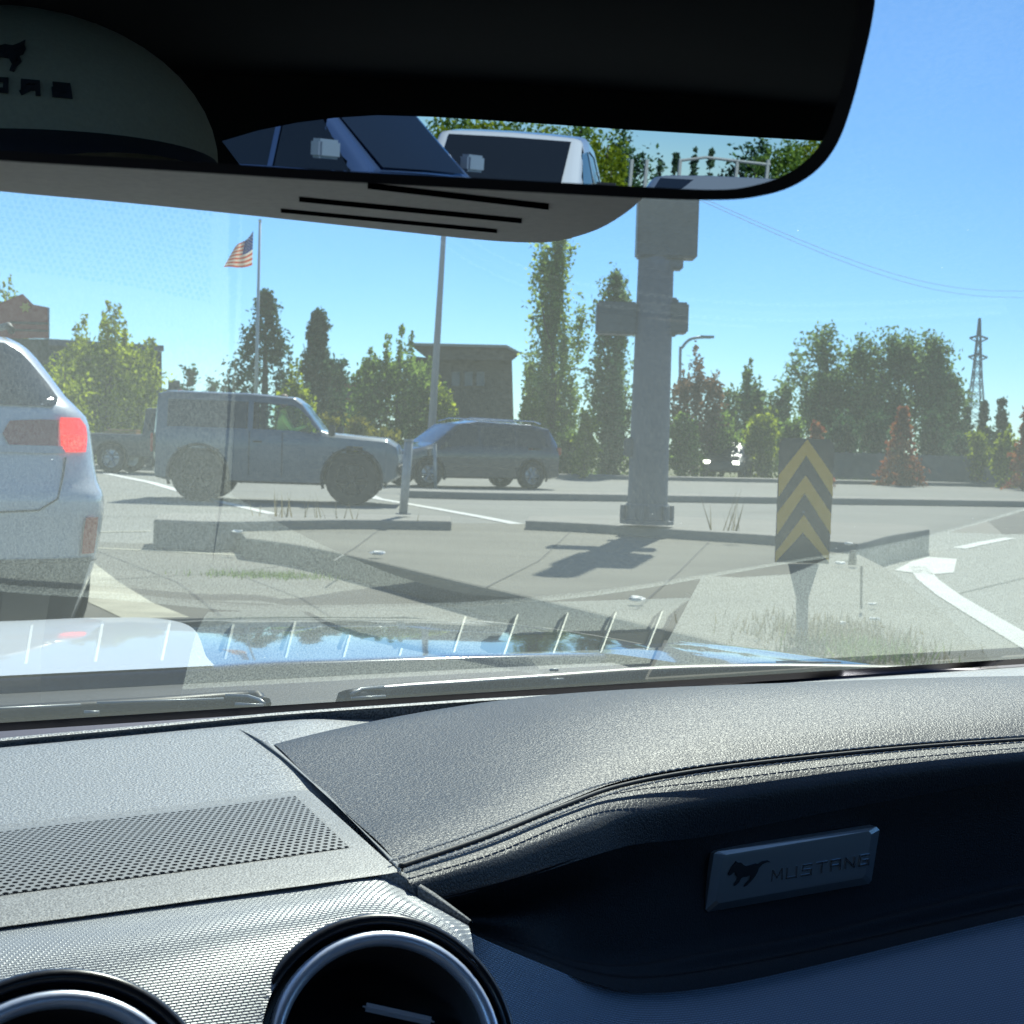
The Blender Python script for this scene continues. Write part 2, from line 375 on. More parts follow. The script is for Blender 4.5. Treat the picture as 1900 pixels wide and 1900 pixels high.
    me = bpy.data.meshes.new('crown'); me.vertices.add(len(V)); me.vertices.foreach_set('co', V.ravel())
    me.loops.add(len(V)); me.loops.foreach_set('vertex_index', np.arange(len(V))); me.polygons.add(n_)
    me.polygons.foreach_set('loop_start', np.arange(0, len(V), 4)); me.update(calc_edges=True)
    link('crown', me, mat, root)
    tb = MB(); tr = max(.05, min(.28, R * .09))
    tb.tube([(0, 0, 0), (tr * .3, 0, H * .3), (0, tr * .2, H * (.85 if kind != 'shrub' else .5))], [tr, tr * .75, tr * .15], 7)
    for i in range(6 if kind != 'conifer' else 0):
        a = i * 1.05 + seed; zz = H * (.18 + .07 * i)
        tb.tube([(0, 0, zz), (math.cos(a) * R * .35, math.sin(a) * R * .35, zz + H * .12), (math.cos(a) * R * .55, math.sin(a) * R * .55, zz + H * .25)], [tr * .5, tr * .3, tr * .1], 5)
    tb.build('trunk', bark or M('bark', (.10, .08, .06), .9), root, smooth=True)
    return root
L_yel = leaf_mat('leaf_yellow_green', (0.200, 0.250, 0.031), (0.400, 0.450, 0.062), .55)
L_grn = leaf_mat('leaf_green', (0.140, 0.216, 0.056), (0.300, 0.413, 0.094), .5)
L_dk = leaf_mat('leaf_dark', (0.060, 0.119, 0.060), (0.119, 0.214, 0.084), .25)
L_con = leaf_mat('needle', (0.067, 0.119, 0.071), (0.143, 0.214, 0.106), .2)
L_pop = leaf_mat('leaf_poplar', (0.198, 0.277, 0.079), (0.415, 0.515, 0.158), .5)
L_cot = leaf_mat('leaf_cottonwood', (0.157, 0.224, 0.101), (0.291, 0.403, 0.146), .4)
L_red = leaf_mat('leaf_red', (0.242, 0.077, 0.050), (0.374, 0.176, 0.066), .4)
L_mix = leaf_mat('leaf_rusty', (0.169, 0.117, 0.078), (0.260, 0.156, 0.104), .4)
L_shr = leaf_mat('leaf_shrub', (.18, .17, .03), (.30, .28, .05), .4)

tree('tall yellow-green tree rising behind the red pylon sign', 8, 48, 485, 56, 'maple', L_yel, 1, 3600)
tree('broad yellow-green tree with spiky top between the pylon sign and the flagpole', 196, 108, 562, 50, 'maple', L_yel, 2, 8500)
tree('yellow-green low tree at the left of the spiky tree, near the white wagon', 118, 55, 660, 46, 'broad', L_yel, 3, 3500)
tree('tall pointed conifer just right of the flagpole', 487, 135, 545, 78, 'conifer', L_con, 4, 7500, name='conifer_tree')
tree('dark bushy conifer above the grey off-roader windscreen', 585, 62, 580, 84, 'pine', L_con, 5, 8000, name='conifer_tree')
tree('dark low conifer behind the dark bushy conifer', 620, 40, 665, 90, 'broad', L_dk, 6, 3000, name='conifer_tree')
tree('slim yellow-green young tree above the grey off-roader cab', 545, 36, 668, 47, 'maple', L_yel, 7, 2600)
tree('small distant tree on the skyline above the off-roader roof', 350, 22, 684, 150, 'broad', L_dk, 8, 900)
tree('small distant bush on the skyline left of the pointed conifer', 395, 22, 700, 150, 'broad', L_dk, 9, 900)
tree('green maple with spiky shoots left of the lamp pole', 735, 84, 600, 49, 'maple', L_grn, 10, 9500)
tree('low yellow-green maple shoots right of the lamp pole', 815, 30, 690, 48, 'maple', L_yel, 11, 1800)
for i, (px, hw, tp, d, mt) in enumerate([(615, 30, 765, 44, L_shr), (665, 34, 768, 44, L_shr), (710, 32, 785, 43, L_shr)]):
    tree(['rounded yellow shrub right above the off-roader bonnet', 'yellow shrub between the off-roader bonnet and the green maple', 'olive shrub touching the dark estate car windscreen'][i], px, hw, tp, d, 'shrub', mt, 20 + i, 1800, name='shrub', cat='shrub', base_t=0)
tree('tallest slim poplar between the brown building and the signal pole', 1022, 70, 450, 58, 'column', L_pop, 30, 13000, base_t=.04)
tree('dark columnar tree just left of the signal pole', 1136, 66, 515, 56, 'column', L_cot, 31, 12000, base_t=.03)
tree('yellow-green young tree between the brown building and the poplar', 985, 26, 700, 55, 'maple', L_yel, 32, 1800)
tree('yellow-green bush at the foot of the gap between the two columnar trees', 1085, 28, 760, 52, 'shrub', L_yel, 33, 1800, name='shrub', cat='shrub', base_t=0)
tree('sparse rusty-leaved tree right of the signal pole', 1288, 56, 640, 60, 'maple', L_mix, 34, 3200)
tree('rounded dark green conifer right of the rusty tree', 1380, 50, 672, 95, 'maple', L_cot, 35, 3800, name='conifer_tree')
tree('leafy green tree left of the chevron marker top', 1445, 42, 705, 90, 'broad', L_cot, 36, 2600)
for i, (px, hw, tp) in enumerate([(1522, 80, 616), (1598, 82, 636), (1662, 82, 620), (1722, 72, 626), (1750, 42, 700)]):
    tree(['leftmost crown of the tall cottonwood row', 'second crown from the left in the tall cottonwood row', 'middle crown of the tall cottonwood row', 'fourth crown of the tall cottonwood row', 'lowest crown at the right end of the cottonwood row'][i], px, hw, tp, 105 - i * 2, 'broad', L_cot, 40 + i, 6500, group='cottonwoods on the skyline', base_t=.2, leaf=.95)
for i, (px, hw, tp, d, mt) in enumerate([(1270, 45, 775, 58, L_grn), (1340, 55, 760, 60, L_grn), (1415, 45, 772, 61, L_yel), (1465, 40, 775, 62, L_grn), (1560, 50, 770, 64, L_dk), (1620, 45, 775, 66, L_dk), (1730, 45, 770, 70, L_dk)]):
    tree(['dense bush right against the signal pole', 'wide green bush behind the small far car', 'pale yellow-green bush left of the chevron marker', 'green bush behind the left edge of the chevron marker', 'dark bush just right of the chevron marker', 'dark bush left of the red maple', 'dark bush right of the red maple'][i], px, hw, tp, d, 'shrub', mt, 50 + i, 3000, name='bush', cat='bush', base_t=0)
tree('red maple in front of the dark bushes by the right-hand fence', 1673, 52, 757, 57, 'conifer', L_red, 60, 2600, base_t=.05)
tree('small red tree directly behind the chevron marker top', 1512, 44, 788, 50, 'conifer', L_red, 61, 2200, base_t=.05)
tree('orange-red tree at the right edge of the view', 1900, 36, 765, 56, 'conifer', L_red, 62, 1600, base_t=.05)
tree('dark pointed conifer left of the lattice tower foot', 1790, 24, 755, 110, 'conifer', L_con, 63, 1500, name='conifer_tree')
tree('dark conifer directly below the lattice tower', 1822, 24, 748, 112, 'conifer', L_con, 64, 1500, name='conifer_tree')
tree('dark conifer right of the lattice tower foot', 1855, 28, 742, 108, 'conifer', L_con, 65, 1700, name='conifer_tree')
tree('dark conifer at the right edge behind the orange-red tree', 1912, 28, 735, 105, 'conifer', L_con, 66, 1700, name='conifer_tree')
tree('yellow-green bush below the conifers at right', 1815, 26, 800, 62, 'shrub', L_yel, 67, 1400, name='bush', cat='bush', base_t=0)
tree('yellow-green young tree left of the orange-red tree', 1868, 24, 785, 60, 'maple', L_yel, 68, 1400, base_t=0)
tree('dark bush filling the gap below the right-hand conifers', 1780, 40, 800, 75, 'shrub', L_dk, 69, 2000, name='bush', cat='bush', base_t=0)
for i, (px, hw, tp, d) in enumerate([(870, 45, 800, 53), (945, 45, 790, 54), (1060, 45, 800, 55), (1195, 40, 770, 56), (60, 60, 760, 52), (300, 50, 770, 54)]):
    tree(['low hedge bush behind the dark estate car roof', 'low hedge bush behind the dark estate car tail', 'hedge bush between the dark estate car and the signal pole', 'hedge bush hidden half behind the signal pole', 'dark hedge bush behind the white wagon', 'hedge bush behind the dark pickup'][i], px, hw, tp, d, 'shrub', L_grn, 80 + i, 2600, name='bush', cat='bush', base_t=0)

# verge grass
def grass(name, label, area, n, h, mat, seed, z=0.0):
    rnd = random.Random(seed); vs = []; fs = []
    for i in range(n):
        p = area(rnd); a = rnd.uniform(0, 6.28); hh = h * rnd.uniform(.4, 1.2); w = hh * .014 + .004; lean = Vector((rnd.gauss(0, .25), rnd.gauss(0, .25), 1)) * hh
        e = Vector((math.cos(a) * w, math.sin(a) * w, 0)); k = len(vs)
        vs += [p - e, p + e, p + lean]; fs.append((k, k + 1, k + 2))
    o = MB().add(vs, fs).build(name, mat); tag(o, label, 'grass', kind='stuff'); return o
m_dry = leaf_mat('dry_grass', (.19, .16, .09), (.30, .26, .15), .3)
m_gr = leaf_mat('green_grass', (.10, .16, .03), (.2, .28, .05), .4)
def verge(r):
    p = fa - fdir * 3 + fdir * r.uniform(0, 45) + q * r.uniform(1.7, 4.5); return Vector((p.x, p.y, 0))
grass('verge_grass', 'green grass verge along the far side of the road', verge, 9000, .22, m_gr, 5)
def clump(px, py, sx, sy, z):
    c = G(px, py, z)
    return lambda r: Vector((c.x + r.gauss(0, sx), c.y + r.gauss(0, sy), z))
grass('weeds', 'dry weeds and grass around the foot of the chevron marker', clump(1550, 1185, .2, .4, .22), 1200, .075, m_dry, 6)
grass('weeds', 'greener weeds at the right of the chevron marker foot', clump(1600, 1215, .14, .2, .22), 500, .08, m_gr, 7)
grass('grass_tuft', 'small green tuft growing by the shaded island kerb', clump(500, 1070, .28, .12, .01), 700, .05, m_gr, 8)
grass('weeds', 'few dry stalks on the kerb strip right of the signal pole', clump(1360, 985, .1, .06, .33), 14, .4, m_dry, 9)
grass('weeds', 'few dry stalks on the kerb strip below the grey off-roader', clump(560, 960, .45, .05, .33), 24, .25, m_dry, 10)

# ------------------------------------------------------------------ vehicles
m_tyre = M('tyre_rubber', (.018, .018, .02), .8, bump=.5, bscale=60)
m_rim = M('rim_alloy', (.35, .36, .38), .35, .9)
m_rimd = M('rim_dark', (.03, .03, .033), .5, .4)
m_blk = M('black_plastic', (.02, .02, .022), .6)
m_gd = M('tinted_glass', (.015, .018, .02), .04, coat=.5)
m_chr = M('chrome', (.8, .8, .82), .08, 1)
m_redl = M('red_lens', (.45, .02, .02), .15, coat=1)
m_hl = M('headlamp_lens', (.7, .72, .75), .08, .4, coat=1)
def clear_glass(name, tint=(.75, .85, .85), refl=.12):
    if name in MC: return MC[name]
    m, n, l, b = new_mat(name); n.remove(b)
    t = n.new('ShaderNodeBsdfTransparent'); t.inputs[0].default_value = (*tint, 1)
    gl = n.new('ShaderNodeBsdfGlossy'); gl.inputs['Roughness'].default_value = .02; mx = n.new('ShaderNodeMixShader'); mx.inputs[0].default_value = refl
    l.new(t.outputs[0], mx.inputs[1]); l.new(gl.outputs[0], mx.inputs[2]); l.new(mx.outputs[0], n['Material Output'].inputs[0])
    MC[name] = m; return m
def interp(tab, x):
    if x <= tab[0][0]: return tab[0][1:]
    for a, b in zip(tab, tab[1:]):
        if x <= b[0]:
            t = (x - a[0]) / (b[0] - a[0]); return [p + (q_ - p) * t for p, q_ in zip(a[1:], b[1:])]
    return tab[-1][1:]
def inpoly(x, y, P):
    c = False
    for (x1, y1), (x2, y2) in zip(P, P[1:] + P[:1]):
        if (y1 > y) != (y2 > y) and x < (x2 - x1) * (y - y1) / (y2 - y1) + x1: c = not c
    return c
def wheel(parent, c, r, w, side, rim):
    t = MB(); rr = r * .62
    t.lathe([(rr, -w / 2), (r * .93, -w / 2), (r, -w * .38), (r, w * .38), (r * .93, w / 2), (rr, w / 2)], c, (0, 1, 0), 28, close=True)
    o = bpy.data.objects.new('wheel', None); COL.objects.link(o); o.parent = parent
    t.build('tyre', m_tyre, o, smooth=True, auto=40)
    k = MB(); s = side * w * .42
    k.lathe([(.001, s * .7), (rr * .25, s * .8), (rr * .3, s * .35), (rr * .9, s * .2), (rr * .95, s), (rr * 1.02, s), (rr * 1.02, s * .1)], c, (0, 1, 0), 28)
    for i in range(6):
        a = i * math.pi / 3; d_ = Vector((math.cos(a), 0, math.sin(a)))
        k.tube([Vector(c) + d_ * rr * .15 + Vector((0, s * .75, 0)), Vector(c) + d_ * rr * .95 + Vector((0, s * .75, 0))], rr * .1, 6)
    k.build('rim', rim, o, smooth=True, auto=40)
def vehicle(name, label, cat, loc, rz, st, W2, wins, wheels, paint, r=.34, rim=m_rim, arch=.07, panes=m_gd, group=None, screens=(), dark=None):
    """st: stations (x, halfwidth factor, zbottom, zbelt, ztop, top halfwidth factor), x forward; wins: side windows in (x,z)"""
    root = thing(name, label, cat, loc, rz, group)
    xs = np.unique(np.concatenate([np.linspace(st[0][0], st[-1][0], 90), [s[0] for s in st]]))
    def sec(x):
        hw, zb, zl, zt, tw = interp(st, x); hw *= W2; tw *= W2
        return hw, zb, zl, zt, tw
    def side_y(x, z):
        hw, zb, zl, zt, tw = sec(x)
        if z <= zl: return hw * (1 - .03 * max(0, (zl - z) / max(.01, zl - zb) - .5))
        t = min(1, (z - zl) / max(.02, zt - zl)); return hw * .99 + (tw - hw * .99) * t
    rowsP = []; K = 22
    for x in xs:
        hw, zb, zl, zt, tw = sec(x); row = [(x, 0, zb), (x, hw * .9, zb), (x, hw * .985, zb + .04)]
        for k in range(1, 6): row.append((x, side_y(x, zb + .04 + (zl - zb - .04) * k / 6), zb + .04 + (zl - zb - .04) * k / 6))
        row.append((x, hw * .99, zl)); top = zt - min(.05, (zt - zl) * .3)
        for k in range(1, 7): z = zl + (top - zl) * k / 7; row.append((x, side_y(x, z), z))
        ty = side_y(x, top); row += [(x, ty, top), (x, ty - .03, top + (zt - top) * .65), (x, ty - .10, zt - .002), (x, ty * .5, zt + .012), (x, 0, zt + .018)]
        rowsP.append(row)
    n = len(rowsP[0]); vs = []; fs = []
    for row in rowsP: vs += [Vector(p) for p in row] + [Vector((p[0], -p[1], p[2])) for p in row]
    N = 2 * n
    for i in range(len(rowsP) - 1):
        for k in range(n - 1):
            for off in (0, n):
                a = i * N + off + k; b = a + 1; c = a + N; d_ = c + 1
                cx = (vs[a].x + vs[c].x) / 2; cz = (vs[a].z + vs[b].z + vs[c].z + vs[d_].z) / 4; yy = abs(vs[a].y)
                if k >= 2 and k < n - 4:
                    if any(inpoly(cx, cz, w) for w in wins): continue
                    if any(math.hypot(cx - wx, cz - r) < r + arch for wx in wheels): continue
                fs.append((a, b, d_, c) if off else (a, c, d_, b))
    for i in (0, len(rowsP) - 1):
        loop = [i * N + k for k in range(n)] + [i * N + n + k for k in range(n - 2, 0, -1)]
        fs.append(tuple(loop))
    MB().add(vs, fs).build('body', paint, root, smooth=True, auto=38)
    # dark interior / wheel wells
    inner = MB(); xa, xb = st[0][0] + .12, st[-1][0] - .12
    zb = min(s[2] for s in st)
    inner.box(((xa + xb) / 2, 0, (zb + .2 + .75) / 2 + .05), (xb - xa, W2 * 1.5, .50)); inner.build('chassis', m_blk, root)
    for w in wins:
        for sd_ in (1, -1):
            MB().add([Vector((x, sd_ * (side_y(x, z) - .008), z)) for x, z in w], [tuple(range(len(w)))]).build('side_window', m_gd if dark and w in dark else panes, root)
    for wx in wheels:
        for sd_ in (1, -1):
            wheel(root, (wx, sd_ * (W2 - .12), r), r, .26, sd_, rim)
            am = MB(); pts = [(math.cos(a) * (r + arch), math.sin(a) * (r + arch)) for a in np.linspace(-.35, math.pi + .35, 20)]
            am.tube([(wx + a, sd_ * (side_y(wx + a, r + max(b, 0)) + .004), r + b) for a, b in pts], .03, 6); am.build('wheel_arch', m_blk, root, smooth=True)
    for (nm, x0, z0_, x1, z1_, f0, f1, mt) in screens:      # front / rear glass: from lower (x0,z0) to upper (x1,z1)
        off = .012 if x0 > 0 else -.012
        y0, y1 = side_y(x0, z0_) * f0, side_y(x1, z1_) * f1
        vv = []
        for t in (0, .33, .66, 1):
            x = x0 + (x1 - x0) * t + off; z = z0_ + (z1_ - z0_) * t + .02; y = y0 + (y1 - y0) * t
            vv += [(x, -y, z), (x, -y * .5, z + .004), (x, 0, z + .008), (x, y * .5, z + .004), (x, y, z)]
        MB().add(vv, [(i * 5 + k, i * 5 + k + 1, i * 5 + k + 6, i * 5 + k + 5) for i in range(3) for k in range(4)]).build(nm, mt, root, smooth=True)
    root['sy'] = 0; del root['sy']
    return root, side_y

# grey lifted off-roader, heading right
p_grey = M('grey_paint', (.085, .125, .16), .35, .2, coat=.6)
L = G(522, 931); L.z = 0
s100 = 1
st = [(-2.25, .86, .52, 1.22, 1.28, .80), (-2.2, .97, .42, 1.24, 1.95, .80), (-2.0, 1, .38, 1.25, 2.0, .84), (-.5, 1, .36, 1.25, 1.99, .84), (.28, 1, .36, 1.25, 1.94, .82), (.42, 1, .36, 1.25, 1.84, .82), (.80, 1, .36, 1.25, 1.36, .86), (.95, 1, .38, 1.24, 1.31, .88), (2.0, .99, .42, 1.18, 1.24, .85), (2.18, .93, .5, 1.08, 1.13, .8), (2.22, .88, .55, 1.0, 1.02, .78)]
wins = [[(-.42, 1.32), (.76, 1.32), (.40, 1.72), (.25, 1.83), (-.42, 1.87)]]
wins2 = [[(-2.02, 1.34), (-.56, 1.34), (-.56, 1.88), (-2.02, 1.88)]]
suv, sy = vehicle('off_road_car', 'lifted grey boxy off-roader with big tyres and a driver in a lime vest', 'off-roader', L, math.radians(2), st, .93, wins + wins2, [-1.42, 1.38], p_grey, r=.49, rim=m_rimd, arch=.06, panes=clear_glass('side_glass', (.85, .95, .95), .05), dark=wins2,
    screens=[('windscreen', .92, 1.32, .42, 1.82, .86, .9, clear_glass('side_glass', (.85, .95, .95), .05))])
for s_ in (1, -1): MB().box((1.0, s_ * .98, 1.36), (.12, .2, .2)).build('door_mirror', m_blk, suv, bevel=.02)
MB().box((-2.28, -.80, 1.05), (.05, .12, .34)).build('tail_light', m_redl, suv, bevel=.01)
MB().box((2.30, 0, .68), (.16, 1.8, .18)).build('bumper', m_blk, suv, bevel=.03)
MB().box((-2.32, 0, .68), (.16, 1.8, .16)).build('bumper', m_blk, suv, bevel=.03)
for s_ in (1, -1): MB().box((2.23, s_ * .6, .88), (.04, .22, .16)).build('headlight', m_hl, suv, bevel=.01)
MB().box((.1, -.935, .9), (.012, .008, .8)).box((-.5, -.935, .9), (.012, .008, .8)).box((-.35, -.945, 1.12), (.16, .02, .03)).build('door_seam', m_blk, suv)

def skin_person(root, chain, edges, radii, mat, name):
    me = bpy.data.meshes.new(name); me.from_pydata(chain, edges, []); o = link(name, me, mat, root)
    sk = o.modifiers.new('skin', 'SKIN')
    if not me.skin_vertices: me.skin_vertices.new() if hasattr(me.skin_vertices, 'new') else None
    for i, rr in enumerate(radii): me.skin_vertices[0].data[i].radius = (rr, rr) if not isinstance(rr, tuple) else rr
    me.skin_vertices[0].data[0].use_root = True
    ss = o.modifiers.new('sub', 'SUBSURF'); ss.levels = 2; ss.render_levels = 2
    dg = bpy.context.evaluated_depsgraph_get(); ev = o.evaluated_get(dg); nm = bpy.data.meshes.new_from_object(ev)
    o.modifiers.clear(); o.data = nm
    for p in nm.polygons: p.use_smooth = True
    if not nm.materials: nm.materials.append(mat)
    return o
def head_mesh(root, c, f, mat, s=1.0):
    """ellipsoid head with nose, brow, chin and ears; f = facing unit vector"""
    c = Vector(c); f = Vector(f).normalized(); r = f.cross(Vector((0, 0, 1))).normalized(); bm = bmesh.new()
    bmesh.ops.create_uvsphere(bm, u_segments=28, v_segments=20, radius=1)
    for v in bm.verts:
        x, y, z = v.co; y_ = y
        fx = x * .075; fy = y * .095; fz = z * .118
        if z < -.2: fx *= 1 - .35 * (-z - .2); fy *= 1 - .12 * (-z - .2)
        if y > .6:
            fy -= .012 * max(0, 1 - abs(abs(x) - .38) / .22) * max(0, 1 - abs(z - .05) / .18)
            fy += .026 * max(0, 1 - abs(x) / .2) * max(0, 1 - abs(z + .22) / .28)
            fy -= .006 * max(0, 1 - abs(x) / .35) * max(0, 1 - abs(z + .52) / .06)
        if abs(x) > .93: fx += math.copysign(.012, x) * max(0, 1 - abs(z) / .3) * max(0, 1 - abs(y) / .3)
        v.co = (c + r * fx * s + f * fy * s + Vector((0, 0, fz * s)))
    me = bpy.data.meshes.new('head'); bm.to_mesh(me); bm.free(); return me
skin_m = M('skin', (.36, .2, .13), .55)
def person(label, base, face, clothes, cloth_name, arms, s=1.0, headc=None):
    """seated person: base = hip point (world), face = facing dir"""
    f = Vector(face).normalized(); r = f.cross(Vector((0, 0, 1))); U = Vector((0, 0, 1))
    root = thing('person', label, 'person', base)
    H = Vector((0, 0, 0)); ch = .46
    pts = [H, H + U * .2, H + U * .38, H + U * .50, H + U * .58]
    ed = [(0, 1), (1, 2), (2, 3), (3, 4)]; rad = [(.15, .11), (.14, .1), (.17, .1), (.07, .06), (.055, .055)]
    for sd_ in (1, -1):
        k = len(pts); sh = H + U * .44 + r * .17 * sd_
        el, wr = arms(sd_, f, r, U)
        pts += [sh, el, wr]; ed += [(2, k), (k, k + 1), (k + 1, k + 2)]; rad += [.06, .045, .032]
        k = len(pts); pts += [H + r * .1 * sd_, H + r * .13 * sd_ + f * .42 + U * .06, H + r * .13 * sd_ + f * .5 - U * .33]; ed += [(0, k), (k, k + 1), (k + 1, k + 2)]; rad += [.1, .065, .045]
    bo = skin_person(root, [tuple(p) for p in pts], ed, rad, clothes, cloth_name)
    hd = head_mesh(root, U * .72 if headc is None else headc - Vector(base), f, skin_m); link('head', hd, skin_m, root, smooth=True)
    return root
m_vest = M('lime_vest', (.8, 1, .15), .7)
suv.scale = (.93, .94, .935)
bpy.context.view_layer.update()
pb = Matrix.LocRotScale(suv.location, suv.rotation_euler, None) @ Vector((.05, -.42, 1.04))
person('driver in a lime high-visibility vest at the wheel of the grey off-roader', pb, (1, .03, 0), m_vest, 'body', lambda s, f, r, U: (U * .2 + r * .2 * s + f * .18, U * .3 + r * .14 * s + f * .42))

# dark estate car heading left, behind the median
p_navy = M('dark_blue_paint', (.018, .03, .045), .25, .3, coat=1)
L = G(862, 904); L.z = 0
st = [(-2.3, .82, .38, .85, .95, .7), (-2.25, .93, .3, .95, 1.2, .74), (-2.0, 1, .26, 1.0, 1.55, .76), (-1.5, 1, .25, 1.0, 1.64, .78), (0, 1, .25, .98, 1.68, .79), (.55, 1, .25, .98, 1.6, .78), (1.25, 1, .25, .98, 1.10, .82), (1.5, .99, .26, .95, 1.02, .84), (2.1, .95, .28, .8, .88, .78), (2.3, .8, .34, .66, .7, .66)]
est_, sy = vehicle('estate_car', 'dark blue estate car heading left behind the grey off-roader nose', 'car', L, math.radians(180 + 28), st, .93, [[(-1.9, 1.04), (-1.0, 1.04), (-1.0, 1.52), (-1.75, 1.5)], [(-.95, 1.04), (0, 1.04), (0, 1.57), (-.95, 1.55)], [(.06, 1.04), (1.1, 1.04), (.5, 1.5), (.06, 1.57)]], [-1.45, 1.42], p_navy, r=.35,
    screens=[('windscreen', 1.25, 1.06, .58, 1.56, .84, .9, m_gd), ('rear_window', -2.22, 1.12, -1.98, 1.5, .8, .85, m_gd)])
for s_ in (1, -1):
    MB().box((-2.26, s_ * .74, .98), (.1, .26, .2)).build('tail_light', m_redl, est_, bevel=.02)
    MB().box((1.05, s_ * 1.0, 1.08), (.1, .16, .12)).build('door_mirror', p_navy, est_, bevel=.02)
    MB().tube([(-1.8, s_ * .62, 1.66), (-1.6, s_ * .64, 1.72), (.2, s_ * .64, 1.75), (.5, s_ * .62, 1.66)], .018, 6).build('roof_rail', m_chr, est_, smooth=True)
    MB().box((2.16, s_ * .62, .72), (.16, .3, .12)).build('headlight', m_hl, est_, bevel=.02)

# dark pickup at left heading right, behind the off-roader
p_dk = M('charcoal_paint', (.05, .055, .06), .4, .2, coat=.4)
L = G(330, 880); L.z = 0
st = [(-2.6, .9, .6, 1.0, 1.05, .9), (-2.55, 1, .5, 1.02, 1.07, .93), (-.75, 1, .45, 1.04, 1.08, .93), (-.7, 1, .45, 1.1, 1.8, .78), (.1, 1, .42, 1.1, 1.85, .8), (.6, 1, .42, 1.1, 1.78, .8), (1.2, 1, .42, 1.08, 1.2, .86), (2.3, .97, .45, 1.0, 1.05, .85), (2.5, .85, .5, .85, .9, .75)]
pk, sy = vehicle('pickup', 'dark pickup with timber in its bed behind the tail of the grey off-roader', 'pickup', L, math.radians(-4), st, .95, [[(-.6, 1.16), (.2, 1.16), (.2, 1.72), (-.5, 1.7)], [(.26, 1.16), (1.05, 1.16), (.6, 1.66), (.26, 1.72)]], [-1.6, 1.7], p_dk, r=.4, rim=m_rim)
tmb = thing('timber', 'orange-brown planks lying in the bed of the dark pickup', 'timber', L + Vector((-1.5, -.3, 1.06)))
MB().box((0, 0, .05), (.9, .5, .06)).box((.05, .05, .12), (.8, .4, .05)).build('plank', M('timber_wood', (.5, .27, .12), .7), tmb)

m_glint = M('sun_glint_glow', (.9, .9, .85), .2, emit=(1, .97, .9), est=5)  # emission standing in for sun glints on the far car
# small far car with sun glints, heading towards us
L = X0(1350, 60)
st = [(-1.9, .85, .35, .8, .9, .7), (-1.8, 1, .3, .9, 1.2, .75), (-1.3, 1, .28, .92, 1.42, .76), (.1, 1, .28, .92, 1.44, .76), (.85, 1, .28, .9, 1.02, .8), (1.7, .93, .3, .72, .78, .74), (1.9, .8, .36, .6, .64, .6)]
fc, sy = vehicle('car', 'small far dark car with bright sun glints right of the signal pole', 'car', L, math.radians(-105), st, .85, [[(-1.2, .97), (-.1, .97), (-.1, 1.36), (-1.1, 1.34)], [(-.04, .97), (.7, .97), (.2, 1.33), (-.04, 1.36)]], [-1.25, 1.2], p_dk, r=.32,
    screens=[('windscreen', .85, .98, .12, 1.4, .86, .9, m_gd)])
for s_ in (1, -1): MB().box((1.84, s_ * .56, .66), (.12, .26, .16)).build('headlight', m_glint, fc, bevel=.02)  # lenses made to glow in place of sun glints; lamps are not on

# ------------------------------------------------------------------ white wagon ahead (rear right corner in view)
p_wht = M('white_paint', (.55, .57, .59), .25, coat=1)
WD = 7.7; wc = PD(-112, hor(-112), WD); wroot = thing('wagon', 'white wagon stopped ahead with its right brake light lit', 'car', (wc.x, wc.y, 0), TH)
# local frame: x right, y forward (car direction), z up ; rear face at y=0
prof = [(.08, .79, .16), (.34, .86, .06), (.46, .885, .02), (.60, .90, 0), (.72, .91, -.02), (.80, .905, -.02), (.86, .885, .02), (.94, .875, .05), (1.04, .865, .07), (1.14, .855, .09), (1.22, .835, .11), (1.27, .79, .13), (1.33, .74, .19), (1.40, .705, .27), (1.48, .665, .36), (1.56, .62, .44), (1.62, .57, .50), (1.66, .50, .56), (1.685, .38, .70)]
def wsurf(x, z, off=0.0):
    hw, y0 = interp(prof, z); sgn = 1 if x >= 0 else -1; ax = abs(x)
    R = .24; c = .07 * (ax / hw) ** 2
    if ax > hw - R:
        t = min(1, (ax - (hw - R)) / R); yc = y0 + c + R * (1 - math.sqrt(max(0, 1 - t * t))) * .9
    else: yc = y0 + c
    return Vector((x, yc - off, z))
zs = list(np.linspace(.08, 1.685, 60)); vs = []; fs = []
for z in zs:
    hw, y0 = interp(prof, z); row = []
    xs_ = [-1, -.985, -.95, -.9, -.82, -.7, -.5, -.25, 0, .25, .5, .7, .82, .9, .95, .985, 1]
    row.append(Vector((-hw * .93, 4.5, z))); row.append(Vector((-hw, 3.6, z))); row.append(Vector((-hw, 1.2, z)))
    row += [wsurf(k * hw, z) for k in xs_]
    row.append(Vector((hw, 1.2, z))); row.append(Vector((hw, 3.6, z))); row.append(Vector((hw * .93, 4.5, z)))
    vs += row
nc = len(row)
for i in range(len(zs) - 1):
    for j in range(nc - 1): fs.append((i * nc + j, i * nc + j + 1, (i + 1) * nc + j + 1, (i + 1) * nc + j))
fs.append(tuple((len(zs) - 1) * nc + j for j in range(nc))); fs.append(tuple(i * nc for i in range(len(zs)))); fs.append(tuple(i * nc + nc - 1 for i in range(len(zs)))); fs.append(tuple(range(nc)))
for i in range(len(zs) - 1): fs.append((i * nc, (i + 1) * nc, (i + 1) * nc + nc - 1, i * nc + nc - 1))
MB().add(vs, fs).build('body', p_wht, wroot, smooth=True, auto=50)
